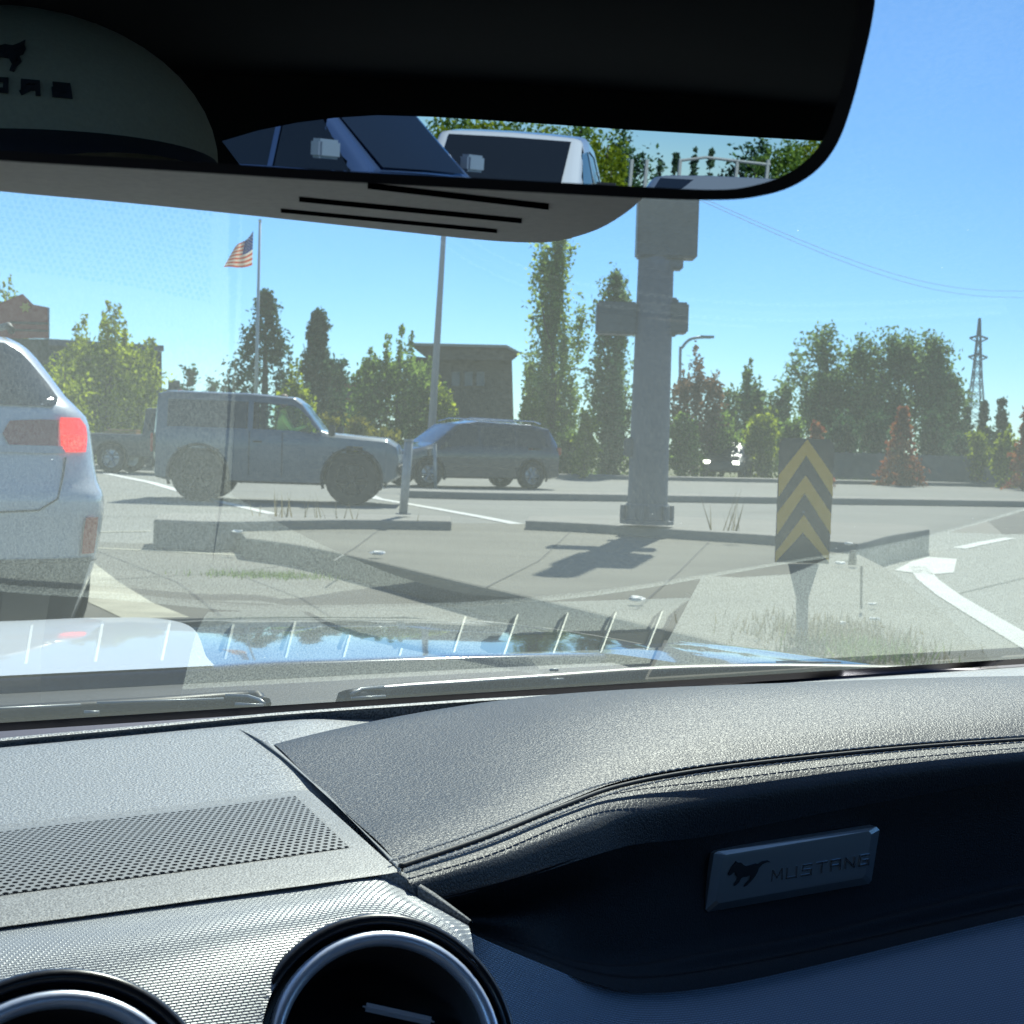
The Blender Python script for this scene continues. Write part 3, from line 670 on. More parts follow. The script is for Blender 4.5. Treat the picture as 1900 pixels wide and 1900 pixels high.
def wpatch(name, rows, mat, off=.006, n=10, label=None, thick=0):
    """rows: list of (z, x0, x1)"""
    rr = []
    zz = [r[0] for r in rows]
    for z in np.linspace(zz[0], zz[-1], 14):
        x0, x1 = interp(rows, z); rr.append([wsurf(x0 + (x1 - x0) * k / n, z, off) + Vector((off * .6 if x0 > 0 else 0, 0, 0)) for k in range(n + 1)])
    vs = [p for r in rr for p in r]; nn = n + 1
    fs = [(i * nn + j, i * nn + j + 1, (i + 1) * nn + j + 1, (i + 1) * nn + j) for i in range(len(rr) - 1) for j in range(n)]
    o = MB().add(vs, fs).build(name, mat, wroot, smooth=True, label=label)
    return o
wpatch('rear_window', [(1.27, -.56, .60), (1.31, -.60, .66), (1.40, -.61, .62), (1.5, -.56, .56), (1.58, -.50, .50), (1.62, -.42, .42)], m_gd, .01)
m_lit = M('brake_light_lit', (.8, .03, .02), .2, emit=(1, .015, .01), est=4, coat=.5)
m_lens = M('dark_red_lens', (.28, .03, .035), .15, coat=1)
wpatch('tail_light', [(1.03, .63, .775), (1.10, .63, .79), (1.17, .625, .79), (1.215, .63, .75)], M('brake_light_glow', (.6, .03, .03), .2, emit=(1, .015, .01), est=.8, coat=.5), .012)
nn_ = m_lit.node_tree; vv0 = nn_.nodes.new('ShaderNodeTexVoronoi'); vv0.inputs['Scale'].default_value = 38; tcc = nn_.nodes.new('ShaderNodeTexCoord'); nn_.links.new(tcc.outputs['Object'], vv0.inputs['Vector'])
mrr = nn_.nodes.new('ShaderNodeMapRange'); mrr.inputs['From Max'].default_value = .8; mrr.inputs['To Min'].default_value = 7; mrr.inputs['To Max'].default_value = .8; nn_.links.new(vv0.outputs['Distance'], mrr.inputs['Value']); nn_.links.new(mrr.outputs[0], nn_.nodes['Principled BSDF'].inputs['Emission Strength'])
wpatch('brake_light', [(1.045, .635, .765), (1.12, .63, .775)], m_lit, .02)
wpatch('tail_light', [(1.05, .36, .61), (1.12, .32, .615), (1.19, .36, .62), (1.20, .52, .62)], m_lens, .012)
wpatch('trim_panel', [(1.02, -.2, .655), (1.06, -.2, .655)], M('grey_white_trim', (.4, .42, .45), .3, coat=.5), .016)
wpatch('reflector', [(.48, .74, .82), (.58, .74, .83), (.68, .75, .83)], m_redl, .014)
m_bump = M('grey_bumper_plastic', (.07, .075, .08), .6)
wpatch('bumper', [(.08, -.78, .78), (.34, -.86, .86), (.46, -.885, .885)], m_bump, .014, 24)
MB().tube([wsurf(x, z, .004) for x, z in [(.66, 1.0), (.64, .9), (.60, .78), (.5, .72), (.3, .71), (0, .71)]], .005, 6).build('tailgate_seam', m_blk, wroot)
MB().tube([wsurf(x, .44, .012) for x in np.linspace(-.86, .86, 20)], .006, 6).build('bumper_seam', m_blk, wroot)
MB().box((0, -.02, .86), (.34, .02, .17)).build('licence_plate', M('plate', (.6, .62, .6), .4), wroot, bevel=.004)
for s_ in (1, -1):
    MB().tube([(s_ * .5, .75, 1.70), (s_ * .52, .95, 1.74), (s_ * .54, 2.6, 1.74), (s_ * .5, 2.9, 1.68)], .022, 8).build('roof_rail', m_blk, wroot, smooth=True)
    for y in (.75, 3.4):
        o = bpy.data.objects.new('wheel', None); COL.objects.link(o); o.parent = wroot
        MB().lathe([(.2, -.11), (.32, -.11), (.34, -.07), (.34, .07), (.32, .11), (.2, .11)], (s_ * .78, y, .34), (1, 0, 0), 26, close=True).build('tyre', m_tyre, o, smooth=True)
        MB().lathe([(.01, s_ * .06), (.1, s_ * .07), (.19, s_ * .05), (.21, s_ * .1)], (s_ * .78, y, .34), (1, 0, 0), 26).build('rim', m_rim, o, smooth=True)

# ------------------------------------------------------------------ signal pole
m_galv = M('galvanised_steel', (.115, .14, .17), .7, 0, noise=.04, nscale=2)
m_galv2 = M('signal_housing_grey', (.09, .105, .11), .5, .1, noise=.1, nscale=6)
SD = 16.9; sp = G(1200, 972, .33); k_ = sp.y / FP
sroot = thing('signal_pole', 'thick grey traffic signal pole with boxes on the kerb strip', 'signal pole', sp)
def loc(px, py, off=0.0, root=sp):
    p = PD(px, py, sp.y + off); return p - root
lean = Vector((.0, 0, 0))
topz = 5.3
MB().tube([(0, 0, 0), (0, 0, .1), (0, 0, topz)], [.225, .218, .165], 20).build('pole', m_galv, sroot, smooth=True, auto=50)
bs = MB().lathe([(.001, 0), (.29, 0), (.29, .04), (.25, .05), (.24, .2), (.225, .22)], (0, 0, 0), (0, 0, 1), 20)
for i in range(6):
    a = i * math.pi / 3 + .2; bs.tube([(math.cos(a) * .27, math.sin(a) * .27, .02), (math.cos(a) * .27, math.sin(a) * .27, .2)], .035, 6)
bs.build('base_flange', m_galv, sroot)
def sbox(name, x0, y0, x1, y1, dy, th, mat=m_galv2, bev=.02, par=sroot):
    a = loc(x0, y0, dy); b = loc(x1, y1, dy); c = (a + b) / 2
    return MB().box(c, (abs(b.x - a.x), th, abs(b.z - a.z))).build(name, mat, par, bevel=bev)
sbox('signal_head', 1188, 225, 1291, 482, -.05, .3)
sbox('signal_bracket', 1200, 478, 1266, 502, -.02, .2)
sbox('pedestrian_signal', 1107, 560, 1180, 622, .05, .28)
sbox('pedestrian_signal', 1232, 562, 1274, 620, .05, .3)
sbox('signal_bracket', 1225, 552, 1256, 625, .02, .12)
sbox('push_button', 1158, 812, 1176, 848, -.05, .1)

# posts
def post(label, px, py, top, z, w, lean):
    b = G(px, py, z); h = ZT(px, top, b.y) - z; r = thing('post', label, 'post', b)
    MB().tube([(0, 0, 0), (lean, 0, h)], [w, w * 1.05], 10).build('tube', m_galv_l, r, smooth=True)
    MB().tube([(lean, 0, h), (lean, 0, h + .02)], [w * 1.2, w * 1.1], 10).build('cap', m_galv_l, r, smooth=True)
    MB().lathe([(.001, .012), (w * 1.8, .012), (w * 1.8, 0)], (0, 0, 0), (0, 0, 1), 10).build('base_plate', m_galv, r)
m_galv_l = M('pale_galvanised', (.36, .38, .38), .5, .1, noise=.15, nscale=10)
post('pale metal post on the kerb strip in front of the off-roader nose', 748, 954, 818, .33, .048, .04)
post('thinner pale post further back in front of the dark estate car', 808, 906, 824, 0, .045, -.05)

# chevron marker
cs = G(1492, 1186, .22); csr = thing('chevron_marker', 'narrow chevron marker sign with amber and black arrows on the island', 'road sign', cs)
CD = cs.y; e = CD / FP; tilt = math.radians(2)
def cl(px, py, off=0): return PD(px, py, CD + off) - cs
pc = [(1446, 822), (1455, 812), (1540, 815), (1549, 825), (1538, 1046), (1437, 1043)]
MB().prism([cl(x, y, .006) for x, y in pc], [cl(x, y, 0) for x, y in pc]).build('panel', M('black_sheeting', (.025, .03, .03), .6), csr)
m_amb = M('amber_sheeting', (.78, .42, .03), .55)
def edgex(y): t = (y - 825) / 220; return 1446 - 9 * t, 1549 - 11 * t
for ap in (812, 882, 955):
    pts = []
    cx = lambda y: sum(edgex(y)) / 2
    th = 44; dr = 70
    l0, r0 = edgex(ap + dr)
    poly = [(l0 + 1, ap + dr), (cx(ap) , ap), (r0 - 1, ap + dr), (r0 - 1, ap + dr + th * .9), (cx(ap + th), ap + th * .75), (l0 + 1, ap + dr + th * .9)]
    poly = [(x, min(y, 1043)) for x, y in poly]
    if ap < 820: poly[1] = (cx(ap), 815)
    MB().add([cl(x, y, -.003) for x, y in poly], [(0, 1, 4, 5), (1, 2, 3, 4)]).build('chevron', m_amb, csr)
MB().prism([cl(x, y, .03) for x, y in [(1462, 1046), (1520, 1046), (1500, 1110), (1498, 1192), (1478, 1192), (1477, 1110)]], [cl(x, y, .008) for x, y in [(1462, 1046), (1520, 1046), (1500, 1110), (1498, 1192), (1478, 1192), (1477, 1110)]]).build('mounting_post', m_galv, csr)
MB().tube([cl(1491, 950, -.006), cl(1491, 950, .004)], .008, 8).build('bolt', m_galv, csr)
# stub and stake
b = G(1581, 1048, .22); r_ = thing('marker_stub', 'short broken dark stub post beside the kerb nose', 'post', b)
MB().tube([(0, 0, 0), (.005, 0, .12)], [.035, .03], 10).build('stub', m_blk, r_, smooth=True)
b = G(1598, 1130, .22); r_ = thing('stake', 'thin wooden stake standing in the weeds', 'stake', b)
MB().tube([(0, 0, 0), (-.01, 0, .26)], .008, 6).build('rod', M('weathered_wood', (.2, .16, .12), .8), r_)
# litter
m_lit_w = M('litter_white', (.8, .8, .76), .6)
for i, (px, py, z, s_, lb) in enumerate([(700, 1031, .22, .07, 'white scrap of paper on the island below the off-roader'), (1180, 1117, .22, .06, 'white scrap lying on the island below the pole shadow'), (1574, 1012, .33, .05, 'white stone on the kerb nose right of the chevron marker'), (1558, 1048, .22, .05, 'white scrap beside the dark stub post'), (1618, 1124, .22, .035, 'small white stone in the weeds near the stake'), (1622, 1152, .22, .035, 'lowest white stone in the weeds'), (1562, 1160, .22, .035, 'white stone in the weeds close to the marker foot'), (440, 990, .22, .07, 'white paint chip on the corner of the island')]):
    rnd = random.Random(i); b = G(px, py, z); bm = bmesh.new(); bmesh.ops.create_icosphere(bm, subdivisions=2, radius=s_ * .7)
    for v in bm.verts: v.co = Vector((v.co.x * 1.2, v.co.y, v.co.z * .35 + .3 * s_)) * (1 + rnd.uniform(-.25, .25))
    me = bpy.data.meshes.new('litter'); bm.to_mesh(me); bm.free(); o = link('litter', me, m_lit_w); o.location = b; tag(o, lb, 'litter')

# ------------------------------------------------------------------ background furniture and buildings
# flagpole
b = X0(473, 62); r_ = thing('flagpole', 'white flagpole rising behind the pointed conifer', 'flagpole', b)
h = ZT(473, 412, 62)
MB().tube([(0, 0, 0), (0, 0, h)], [.09, .05], 10).build('pole', M('pole_white', (.6, .62, .64), .4), r_, smooth=True)
MB().lathe([(.001, .09), (.07, .05), (.07, -.02), (.001, -.06)], (0, 0, h + .05), (0, 0, 1), 12).build('finial', m_chr, r_, smooth=True)
FLG = []
fd = 62
c0, c1, c2, c3 = (470, 428), (468, 492), (415, 498), (436, 462)     # hoist top, hoist bottom, fly bottom, fly top
def fpt(u, v):
    a = Vector(c0).lerp(Vector(c3), u); b_ = Vector(c1).lerp(Vector(c2), u); p = a.lerp(b_, v)
    p.y += 4 * math.sin(u * 5) * (1 - v * .4)
    return PD(p.x, p.y, fd + .5 * math.sin(u * 7 + v) * u)
nU, nV = 18, 26; vs = [fpt(i / nU, j / nV) for j in range(nV + 1) for i in range(nU + 1)]
fs = []; mi = []
for j in range(nV):
    for i in range(nU):
        fs.append((j * (nU + 1) + i, j * (nU + 1) + i + 1, (j + 1) * (nU + 1) + i + 1, (j + 1) * (nU + 1) + i)); mi.append(2 if (i < nU * .42 and j < 14) else (0 if (j // 2) % 2 == 0 else 1))
fo = MB().add(vs, fs); me = mesh(fo.v, fo.f)
flg = link('flag', me, [leaf_mat('flag_red', (.45, .10, .06), (.45, .10, .06), .4), leaf_mat('flag_white', (.6, .55, .48), (.6, .55, .48), .4), leaf_mat('flag_blue', (.03, .05, .22), (.03, .05, .22), .3)], smooth=True)
for p, k in zip(me.polygons, mi): p.material_index = k
tag(flg, 'striped flag with blue canton flying from the flagpole', 'flag')
sv = MB()
for a in range(5):
    for b2 in range(4):
        p = fpt(.42 * (b2 + .6) / 4.6, (14 / 26) * (a + .6) / 5.6); 
        q_ = Vector((0, -.02, 0)); sv.add([p + q_ + Vector((.05, 0, 0)), p + q_ + Vector((0, 0, .05)), p + q_ - Vector((.05, 0, 0)), p + q_ - Vector((0, 0, .05))], [(0, 1, 2, 3)])
sv.build('star', MC['flag_white'], flg)

# lamp pole (double straight) and far curved lamp
m_lampp = M('lamp_pole_grey', (.32, .35, .38), .5, .1)
b = X0(797, 40); h = ZT(812, 436, 40); r_ = thing('lamp_pole', 'tall grey lamp pole in front of the brown building', 'street lamp', b)
MB().tube([(0, 0, 0), ((812 - 797) * 40 / FP, 0, h), ((812 - 797) * 40 / FP + .12, 0, h + .8)], [.12, .065, .06], 12).build('pole', m_lampp, r_, smooth=True)
MB().tube([(.33, 0, h + .8), (.6, 0, h + 1.3), (1.6, 0, h + 1.6)], .05, 8).build('arm', m_lampp, r_, smooth=True)
MB().box((1.9, 0, h + 1.6), (.7, .3, .12)).build('lamp_head', m_lampp, r_, bevel=.03)
b = X0(1262, 75); r_ = thing('street_lamp', 'distant street lamp with curved arm above the rusty tree', 'street lamp', b)
pts = [PD(x, y, 75) - b for x, y in [(1262, 870), (1262, 665), (1266, 645), (1280, 630), (1300, 626), (1318, 626)]]
MB().tube(spline(pts, 5), .07, 8).build('pole', m_lampp, r_, smooth=True)
MB().box(PD(1312, 625, 75) - b, (.7, .3, .12)).build('lamp_head', m_lampp, r_, bevel=.03)
b = X0(1302, 60); r_ = thing('thin_post', 'thin sign post in front of the bushes left of the far car', 'post', b); MB().tube([(0, 0, 0), (0, 0, ZT(1302, 800, 60))], .04, 8).build('rod', m_lampp, r_)

# pylon sign
PDD = 52
b = X0(45, PDD); ps = thing('pylon_sign', 'red pylon sign with a pointed top and dark post at left', 'sign', b)
def q3(pts, d0, d1, ref): return [PD(x, y, d0) - ref for x, y in pts], [PD(x, y, d1) - ref for x, y in pts]
hx = [(-30, 575), (0, 562), (42, 545), (62, 565), (88, 570), (90, 628), (-30, 628)]
A_, B_ = q3(hx, PDD + .4, PDD, b)
MB().prism(A_, B_).build('sign_box', M('sign_red', (.30, .045, .05), .6), ps)
MB().prism(*q3([(88, 570), (92, 571), (92, 628), (90, 628)], PDD + .5, PDD + .02, b)).build('side_edge', M('sign_blue', (.08, .14, .28), .5), ps)
MB().prism(*q3([(18, 596), (90, 598), (90, 603), (18, 601)], PDD + .1, PDD - .03, b)).prism(*q3([(18, 610), (90, 612), (90, 616), (18, 614)], PDD + .1, PDD - .03, b)).build('letter_strip', M('sign_dark', (.05, .03, .04), .6), ps)
st_ = []
for k in range(12):
    a = k * math.pi / 6; rr = 11 if k % 2 == 0 else 6
    st_.append((47 + rr * math.cos(a), 570 + rr * math.sin(a)))
MB().prism(*q3(st_, PDD + .1, PDD - .04, b)).build('emblem', M('sign_yellow', (.5, .38, .08), .6), ps)
MB().prism(*q3([(20, 628), (90, 629), (90, 860), (20, 860)], PDD + .5, PDD + .05, b)).build('post', M('dark_cladding', (.035, .045, .05), .7, noise=.2, nscale=2), ps)
# long dark building behind left trees
def bbox(name, label, pts, d, depth, mat, cat='building'):
    b = X0(sum(p[0] for p in pts) / len(pts), d); r = thing(name, label, cat, b)
    MB().prism(*q3(pts, d + depth, d, b)).build('wall', mat, r); return r, b
m_dkw = M('dark_grey_wall', (.06, .07, .085), .8, noise=.15, nscale=.5)
r_, b = bbox('building', 'long dark grey building behind the spiky yellow-green tree', [(86, 640), (300, 652), (302, 850), (86, 850)], 85, 14, m_dkw)
MB().prism(*q3([(84, 628), (304, 641), (304, 652), (84, 640)], 100, 84.5, b)).build('roof', M('blue_grey_roof', (.06, .08, .14), .6), r_)
for i in range(5):
    x = 110 + i * 38
    MB().prism(*q3([(x, 680), (x + 22, 681), (x + 22, 720), (x, 720)], 85.1, 84.94, b)).build('window', m_gd, r_)
r_, b = bbox('building', 'low grey building on the skyline left of the off-roader roof', [(296, 722), (336, 722), (336, 850), (296, 850)], 110, 12, M('grey_wall', (.12, .13, .14), .8))
MB().prism(*q3([(312, 706), (334, 706), (334, 722), (312, 722)], 112, 111, b)).build('rooftop_unit', m_dkw, r_)
# small red round sign above off-roader roof
b = X0(335, 42); r_ = thing('round_sign', 'small red sign above the rear roof of the grey off-roader', 'sign', b)
c = PD(335, 728, 42) - b; MB().lathe([(.001, 0), (.1, 0), (.1, .02), (.001, .02)], c, (0, -1, 0), 8).build('disc', m_redl, r_)
MB().tube([(c.x, .03, 0), (c.x, .03, c.z)], .03, 6).build('rod', m_lampp, r_)
# red store
r_, b = bbox('store', 'red-fronted store far behind between the conifer and the green maple', [(598, 712), (668, 712), (668, 840), (598, 840)], 95, 12, M('store_wall', (.2, .16, .15), .8))
MB().prism(*q3([(604, 708), (668, 711), (668, 722), (604, 720)], 95.2, 94.8, b)).build('fascia', M('store_red', (.30, .05, .05), .6), r_)
MB().prism(*q3([(622, 738), (668, 740), (668, 748), (622, 746)], 95.2, 94.7, b)).build('fascia', MC['store_red'], r_)
MB().prism(*q3([(610, 724), (640, 725), (640, 737), (610, 737)], 95.2, 94.9, b)).build('window', m_gd, r_)
# brown building with flared cornice
m_brn = M('brown_render', (.085, .075, .06), .85, noise=.12, nscale=.6)
bD = 66
r_, b = bbox('building', 'brown flat-roofed building with a flared cornice behind the lamp pole', [(795, 665), (950, 668), (955, 850), (795, 850)], bD, 10, m_brn)
cf = [(760, 640), (940, 644), (966, 656), (952, 668), (795, 667)]
MB().prism(*q3(cf, bD + 11, bD - 1.2, b)).build('cornice', M('cornice_brown', (.11, .085, .06), .8), r_)
MB().prism(*q3([(757, 636), (940, 640), (968, 655), (966, 658), (939, 645), (760, 641)], bD + 11.2, bD - 1.4, b)).build('roof_edge', M('cornice_light', (.35, .33, .3), .7), r_)
MB().prism(*q3([(760, 660), (796, 664), (796, 850), (775, 850)], bD + 9, bD + 1, b)).build('wing_wall', M('dark_brown', (.05, .045, .04), .8), r_)
m_sgn = M('sign_letters_pale', (.13, .16, .19), .5)
for x0 in (838, 862, 884):
    MB().prism(*q3([(x0, 690), (x0 + 15, 690), (x0 + 15, 716), (x0, 716)], bD + .02, bD - .1, b)).build('sign_panel', m_sgn, r_, bevel=0)
# lattice tower
TDd = 420; b = X0(1806, TDd); tr = thing('transmission_tower', 'tall steel lattice transmission tower on the skyline at right', 'pylon')
tr.location = b; ht = ZT(1808, 590, TDd); s_ = TDd / FP; tb = MB()
def tw(z):
    f = z / ht
    return (22 if f < .001 else 22 - 15 * min(1, f / .6)) * s_ if f < .6 else max(.5, (7 - 6 * (f - .6) / .4)) * s_
lv = list(np.linspace(0, ht, 15))
for a, c in zip(lv, lv[1:]):
    for sx, sy_ in ((1, 1), (1, -1), (-1, -1), (-1, 1)):
        tb.tube([(sx * tw(a), sy_ * tw(a), a), (sx * tw(c), sy_ * tw(c), c)], .2, 4)
        nx, ny = {(1, 1): (1, -1), (1, -1): (-1, -1), (-1, -1): (-1, 1), (-1, 1): (1, 1)}[(sx, sy_)]
        tb.tube([(sx * tw(a), sy_ * tw(a), a), (nx * tw(c), ny * tw(c), c)], .1, 4); tb.tube([(nx * tw(a), ny * tw(a), a), (sx * tw(c), sy_ * tw(c), c)], .1, 4)
m_tw = M('lattice_steel', (.26, .29, .32), .6)
tb.build('lattice', m_tw, tr)
for zf, wd in ((.86, 27), (.73, 28)):
    z = ht * zf; MB().tube([(-wd * s_ / 1.6, 0, z), (0, 0, z + .8), (wd * s_ / 1.6, 0, z)], .28, 4).tube([(-wd * s_ / 1.6, 0, z), (0, 0, z - 1.2), (wd * s_ / 1.6, 0, z)], .2, 4).build('cross_arm', m_tw, tr)
# overhead wires
for k, (a, b_) in enumerate([((1300, 372), (1905, 552)), ((1300, 366), (1905, 540))]):
    p0, p1 = PD(a[0], a[1], 30), PD(b_[0], b_[1], 60); pts = [p0.lerp(p1, t) - Vector((0, 0, .6 * math.sin(math.pi * t))) for t in np.linspace(-.3, 1.2, 20)]
    o = MB().tube(pts, .006, 4).build('overhead_wire', m_tw); tag(o, ['lower overhead wire crossing the sky at right', 'upper overhead wire crossing the sky at right'][k], 'wire')
# fence at right
f0, f1 = G(1540, 893), G(2000, 908); fdv = (f1 - f0); nb = 60
fr = thing('fence', 'long grey board fence below the trees at right', 'fence', f0)
fb_ = MB(); fh = 1.15
for i in range(150):
    p = fdv * (i / 150); fb_.box(p + Vector((0, 0, fh / 2 + .05)), (fdv.length / 150 * .86, .03, fh))
fb_.build('boards', M('weathered_fence', (.16, .18, .18), .8, noise=.2, nscale=1.5), fr)
for i in range(16):
    p = fdv * (i / 15); MB().box(p + Vector((0, .06, .62)), (.12, .1, 1.24)).build('fence_post', M('weathered_fence', (.16, .18, .18)), fr)
# utility box near right fence
b = G(1875, 903); r_ = thing('marker_post', 'pale post against the fence at the right edge', 'post', b); MB().box((0, 0, .5), (.14, .14, 1.0)).build('shaft', M('pale_post', (.4, .42, .4), .7), r_, bevel=.02)

# ------------------------------------------------------------------ our own car
croot = thing('car', 'car we sit in, dark blue with white bonnet stripe, grey dash and black mirror', 'car', (CAR(.2, -.3, -1.15).x, CAR(.2, -.3, -1.15).y, 0))
croot['in_world'] = 1
def textured(name, col, rough, kind, metal=0, scale=1.0, bstr=.6, spec=.5, col2=None, coat=0, sheen=0):
    """kind: leather (grain), stipple (plastic), weave (UV)"""
    if name in MC: return MC[name]
    m, n, l, b = new_mat(name); tc = n.new('ShaderNodeTexCoord')
    b.inputs['Base Color'].default_value = (*col, 1); b.inputs['Roughness'].default_value = rough; b.inputs['Metallic'].default_value = metal; b.inputs['Specular IOR Level'].default_value = spec
    b.inputs['Coat Weight'].default_value = coat; b.inputs['Coat Roughness'].default_value = .35
    b.inputs['Sheen Weight'].default_value = sheen; b.inputs['Sheen Roughness'].default_value = .3
    bp = n.new('ShaderNodeBump'); bp.inputs['Strength'].default_value = bstr
    if kind == 'leather':
        wv = n.new('ShaderNodeTexNoise'); wv.inputs['Scale'].default_value = 300 * scale; wv.inputs['Detail'].default_value = 2
        ad = n.new('ShaderNodeVectorMath'); ad.operation = 'MULTIPLY_ADD'; ad.inputs[1].default_value = (.004, .004, .004)
        l.new(tc.outputs['Object'], wv.inputs['Vector']); l.new(wv.outputs['Color'], ad.inputs[0]); l.new(tc.outputs['Object'], ad.inputs[2])
        v = n.new('ShaderNodeTexVoronoi'); v.feature = 'DISTANCE_TO_EDGE'; v.inputs['Scale'].default_value = 420 * scale
        l.new(ad.outputs[0], v.inputs['Vector'])
        cl_ = n.new('ShaderNodeMapRange'); cl_.inputs['From Max'].default_value = .25; l.new(v.outputs['Distance'], cl_.inputs['Value'])
        l.new(cl_.outputs[0], bp.inputs['Height']); bp.inputs['Distance'].default_value = .0007
    elif kind == 'stipple':
        v = n.new('ShaderNodeTexNoise'); v.inputs['Scale'].default_value = 640 * scale; v.inputs['Detail'].default_value = 2
        l.new(tc.outputs['Object'], v.inputs['Vector']); l.new(v.outputs['Fac'], bp.inputs['Height']); bp.inputs['Distance'].default_value = .0012
        r = n.new('ShaderNodeValToRGB'); r.color_ramp.elements[0].position = .35; r.color_ramp.elements[1].position = .65
        r.color_ramp.elements[0].color = (*[c * .5 for c in col], 1); r.color_ramp.elements[1].color = (*[min(1, c * 1.6) for c in col], 1)
        l.new(v.outputs['Fac'], r.inputs[0]); l.new(r.outputs[0], b.inputs['Base Color'])
    elif kind in ('weave', 'grille'):
        sep = n.new('ShaderNodeSeparateXYZ'); l.new(tc.outputs['UV'], sep.inputs[0])
        def mth(op, a, b_=None, c=None):
            q_ = n.new('ShaderNodeMath'); q_.operation = op
            for i, x in enumerate((a, b_, c)):
                if x is None: continue
                if isinstance(x, (int, float)): q_.inputs[i].default_value = x
                else: l.new(x, q_.inputs[i])
            return q_.outputs[0]
        sx, sy_ = (.0030, .00125) if kind == 'weave' else (.0040, .0040)
        sx *= scale; sy_ *= scale
        ry = mth('DIVIDE', sep.outputs[1], sy_); row = mth('FLOOR', ry); fy = mth('SUBTRACT', mth('FRACT', ry), .5)
        off = mth('MULTIPLY', mth('FLOORED_MODULO', row, 2), .5) if kind == 'grille' else mth('MULTIPLY', row, .38)
        fx = mth('SUBTRACT', mth('FRACT', mth('ADD', mth('DIVIDE', sep.outputs[0], sx), off)), .5)
        if kind == 'weave':
            ex = mth('ABSOLUTE', fx); ey = mth('ABSOLUTE', fy)
            hgt = mth('MINIMUM', mth('MULTIPLY', mth('SUBTRACT', .5, ex), 6.0), mth('MULTIPLY', mth('SUBTRACT', .5, ey), 2.6)); hgt = mth('MINIMUM', hgt, 1.0)
            l.new(hgt, bp.inputs['Height']); bp.inputs['Distance'].default_value = .0006
            mx = n.new('ShaderNodeMix'); mx.data_type = 'RGBA'; l.new(hgt, mx.inputs[0]); mx.inputs[6].default_value = (*[c * .55 for c in col], 1); mx.inputs[7].default_value = (*col, 1)
            l.new(mx.outputs[2], b.inputs['Base Color'])
        else:
            ds = mth('SQRT', mth('ADD', mth('POWER', mth('MULTIPLY', fx, sx), 2), mth('POWER', mth('MULTIPLY', fy, sy_), 2)))
            hole = mth('LESS_THAN', ds, .00132 * scale)
            inu = mth('MULTIPLY', hole, mth('GREATER_THAN', mth('ADD', sep.outputs[1], 0), .004))
            mx = n.new('ShaderNodeMix'); mx.data_type = 'RGBA'; l.new(inu, mx.inputs[0]); mx.inputs[6].default_value = (*col, 1); mx.inputs[7].default_value = (.004, .004, .005, 1)
            l.new(mx.outputs[2], b.inputs['Base Color'])
            sp_ = mth('MULTIPLY', mth('SUBTRACT', 1, inu), spec); l.new(sp_, b.inputs['Specular IOR Level'])
            l.new(mth('SUBTRACT', 1, inu), bp.inputs['Height']); bp.inputs['Distance'].default_value = .001
    l.new(bp.outputs[0], b.inputs['Normal']); MC[name] = m; return m
m_dash = textured('dash_grey_plastic', (.24, .255, .265), .5, 'stipple', bstr=.7, spec=.5, sheen=.35)
m_plate = textured('speaker_surround', (.22, .225, .22), .5, 'stipple', scale=1.5, bstr=.25, sheen=.25)
m_gril = textured('speaker_perforated', (.22, .225, .22), .5, 'grille', sheen=.25)
m_lea = textured('black_leather', (.022, .027, .034), .45, 'leather', bstr=.28, spec=.25, sheen=.22)
m_glv = textured('glovebox_black', (.007, .008, .010), .6, 'leather', scale=1.3, bstr=.3, spec=.3)
m_wvs = textured('silver_weave', (.34, .37, .40), .33, 'weave', metal=.15, bstr=.4, spec=.8)
m_wvb = textured('blue_grey_weave', (.46, .56, .68), .45, 'weave', metal=.1, bstr=.6)
WL = -.20
def dseam(px, y): return PW(px, y, WL).y
# lip line, seam etc. as px tables
LIP = [(-500, 1432), (-250, 1402), (0, 1375), (250, 1352), (500, 1328), (750, 1310), (950, 1297), (1200, 1285), (1500, 1275), (1700, 1268), (1900, 1264), (2200, 1262)]
def lipy(x):
    for (a, b), (c, d) in zip(LIP, LIP[1:]):
        if a <= x <= c: return b + (d - b) * (x - a) / (c - a)
# dash top (plastic) left of the leather, from lip down to grille
rows = []
Ltop = [(x, lipy(x)) for x in (-500, -250, 0, 200, 400, 560, 700, 1020)]
Lbot = [(-500, 1606), (-250, 1570), (0, 1532), (200, 1510), (400, 1487), (540, 1468), (660, 1540), (765, 1635)]
for t in (0, .06, .12, .4, .7, 1):
    r = []
    for (a, b), (c, d) in zip(Ltop, Lbot):
        x, y = a + (c - a) * t, b + (d + 10 - b) * t
        w = WL + (-.004 if t == .06 else .0) + (.001 if t in (0,) else 0) - (.020 if a == 1020 else .008 if a == 700 else 0)
        r.append(PW(x, y, w))
    rows.append(r)
gridobj('dash_top', rows, m_dash, croot, 4, 5)
# lip trim behind: the edge roll that drops towards the glass
rows = []
for k, (dv, dw) in enumerate([(0, 0), (.004, .001), (.007, -.002), (.009, -.015), (.010, -.05)]):
    rows.append([PW(x, y, WL + .001) + CF_ * dv + Vector((0, 0, dw)) for x, y in LIP])
gridobj('dash_lip', rows, m_dash, croot, 4, 3)
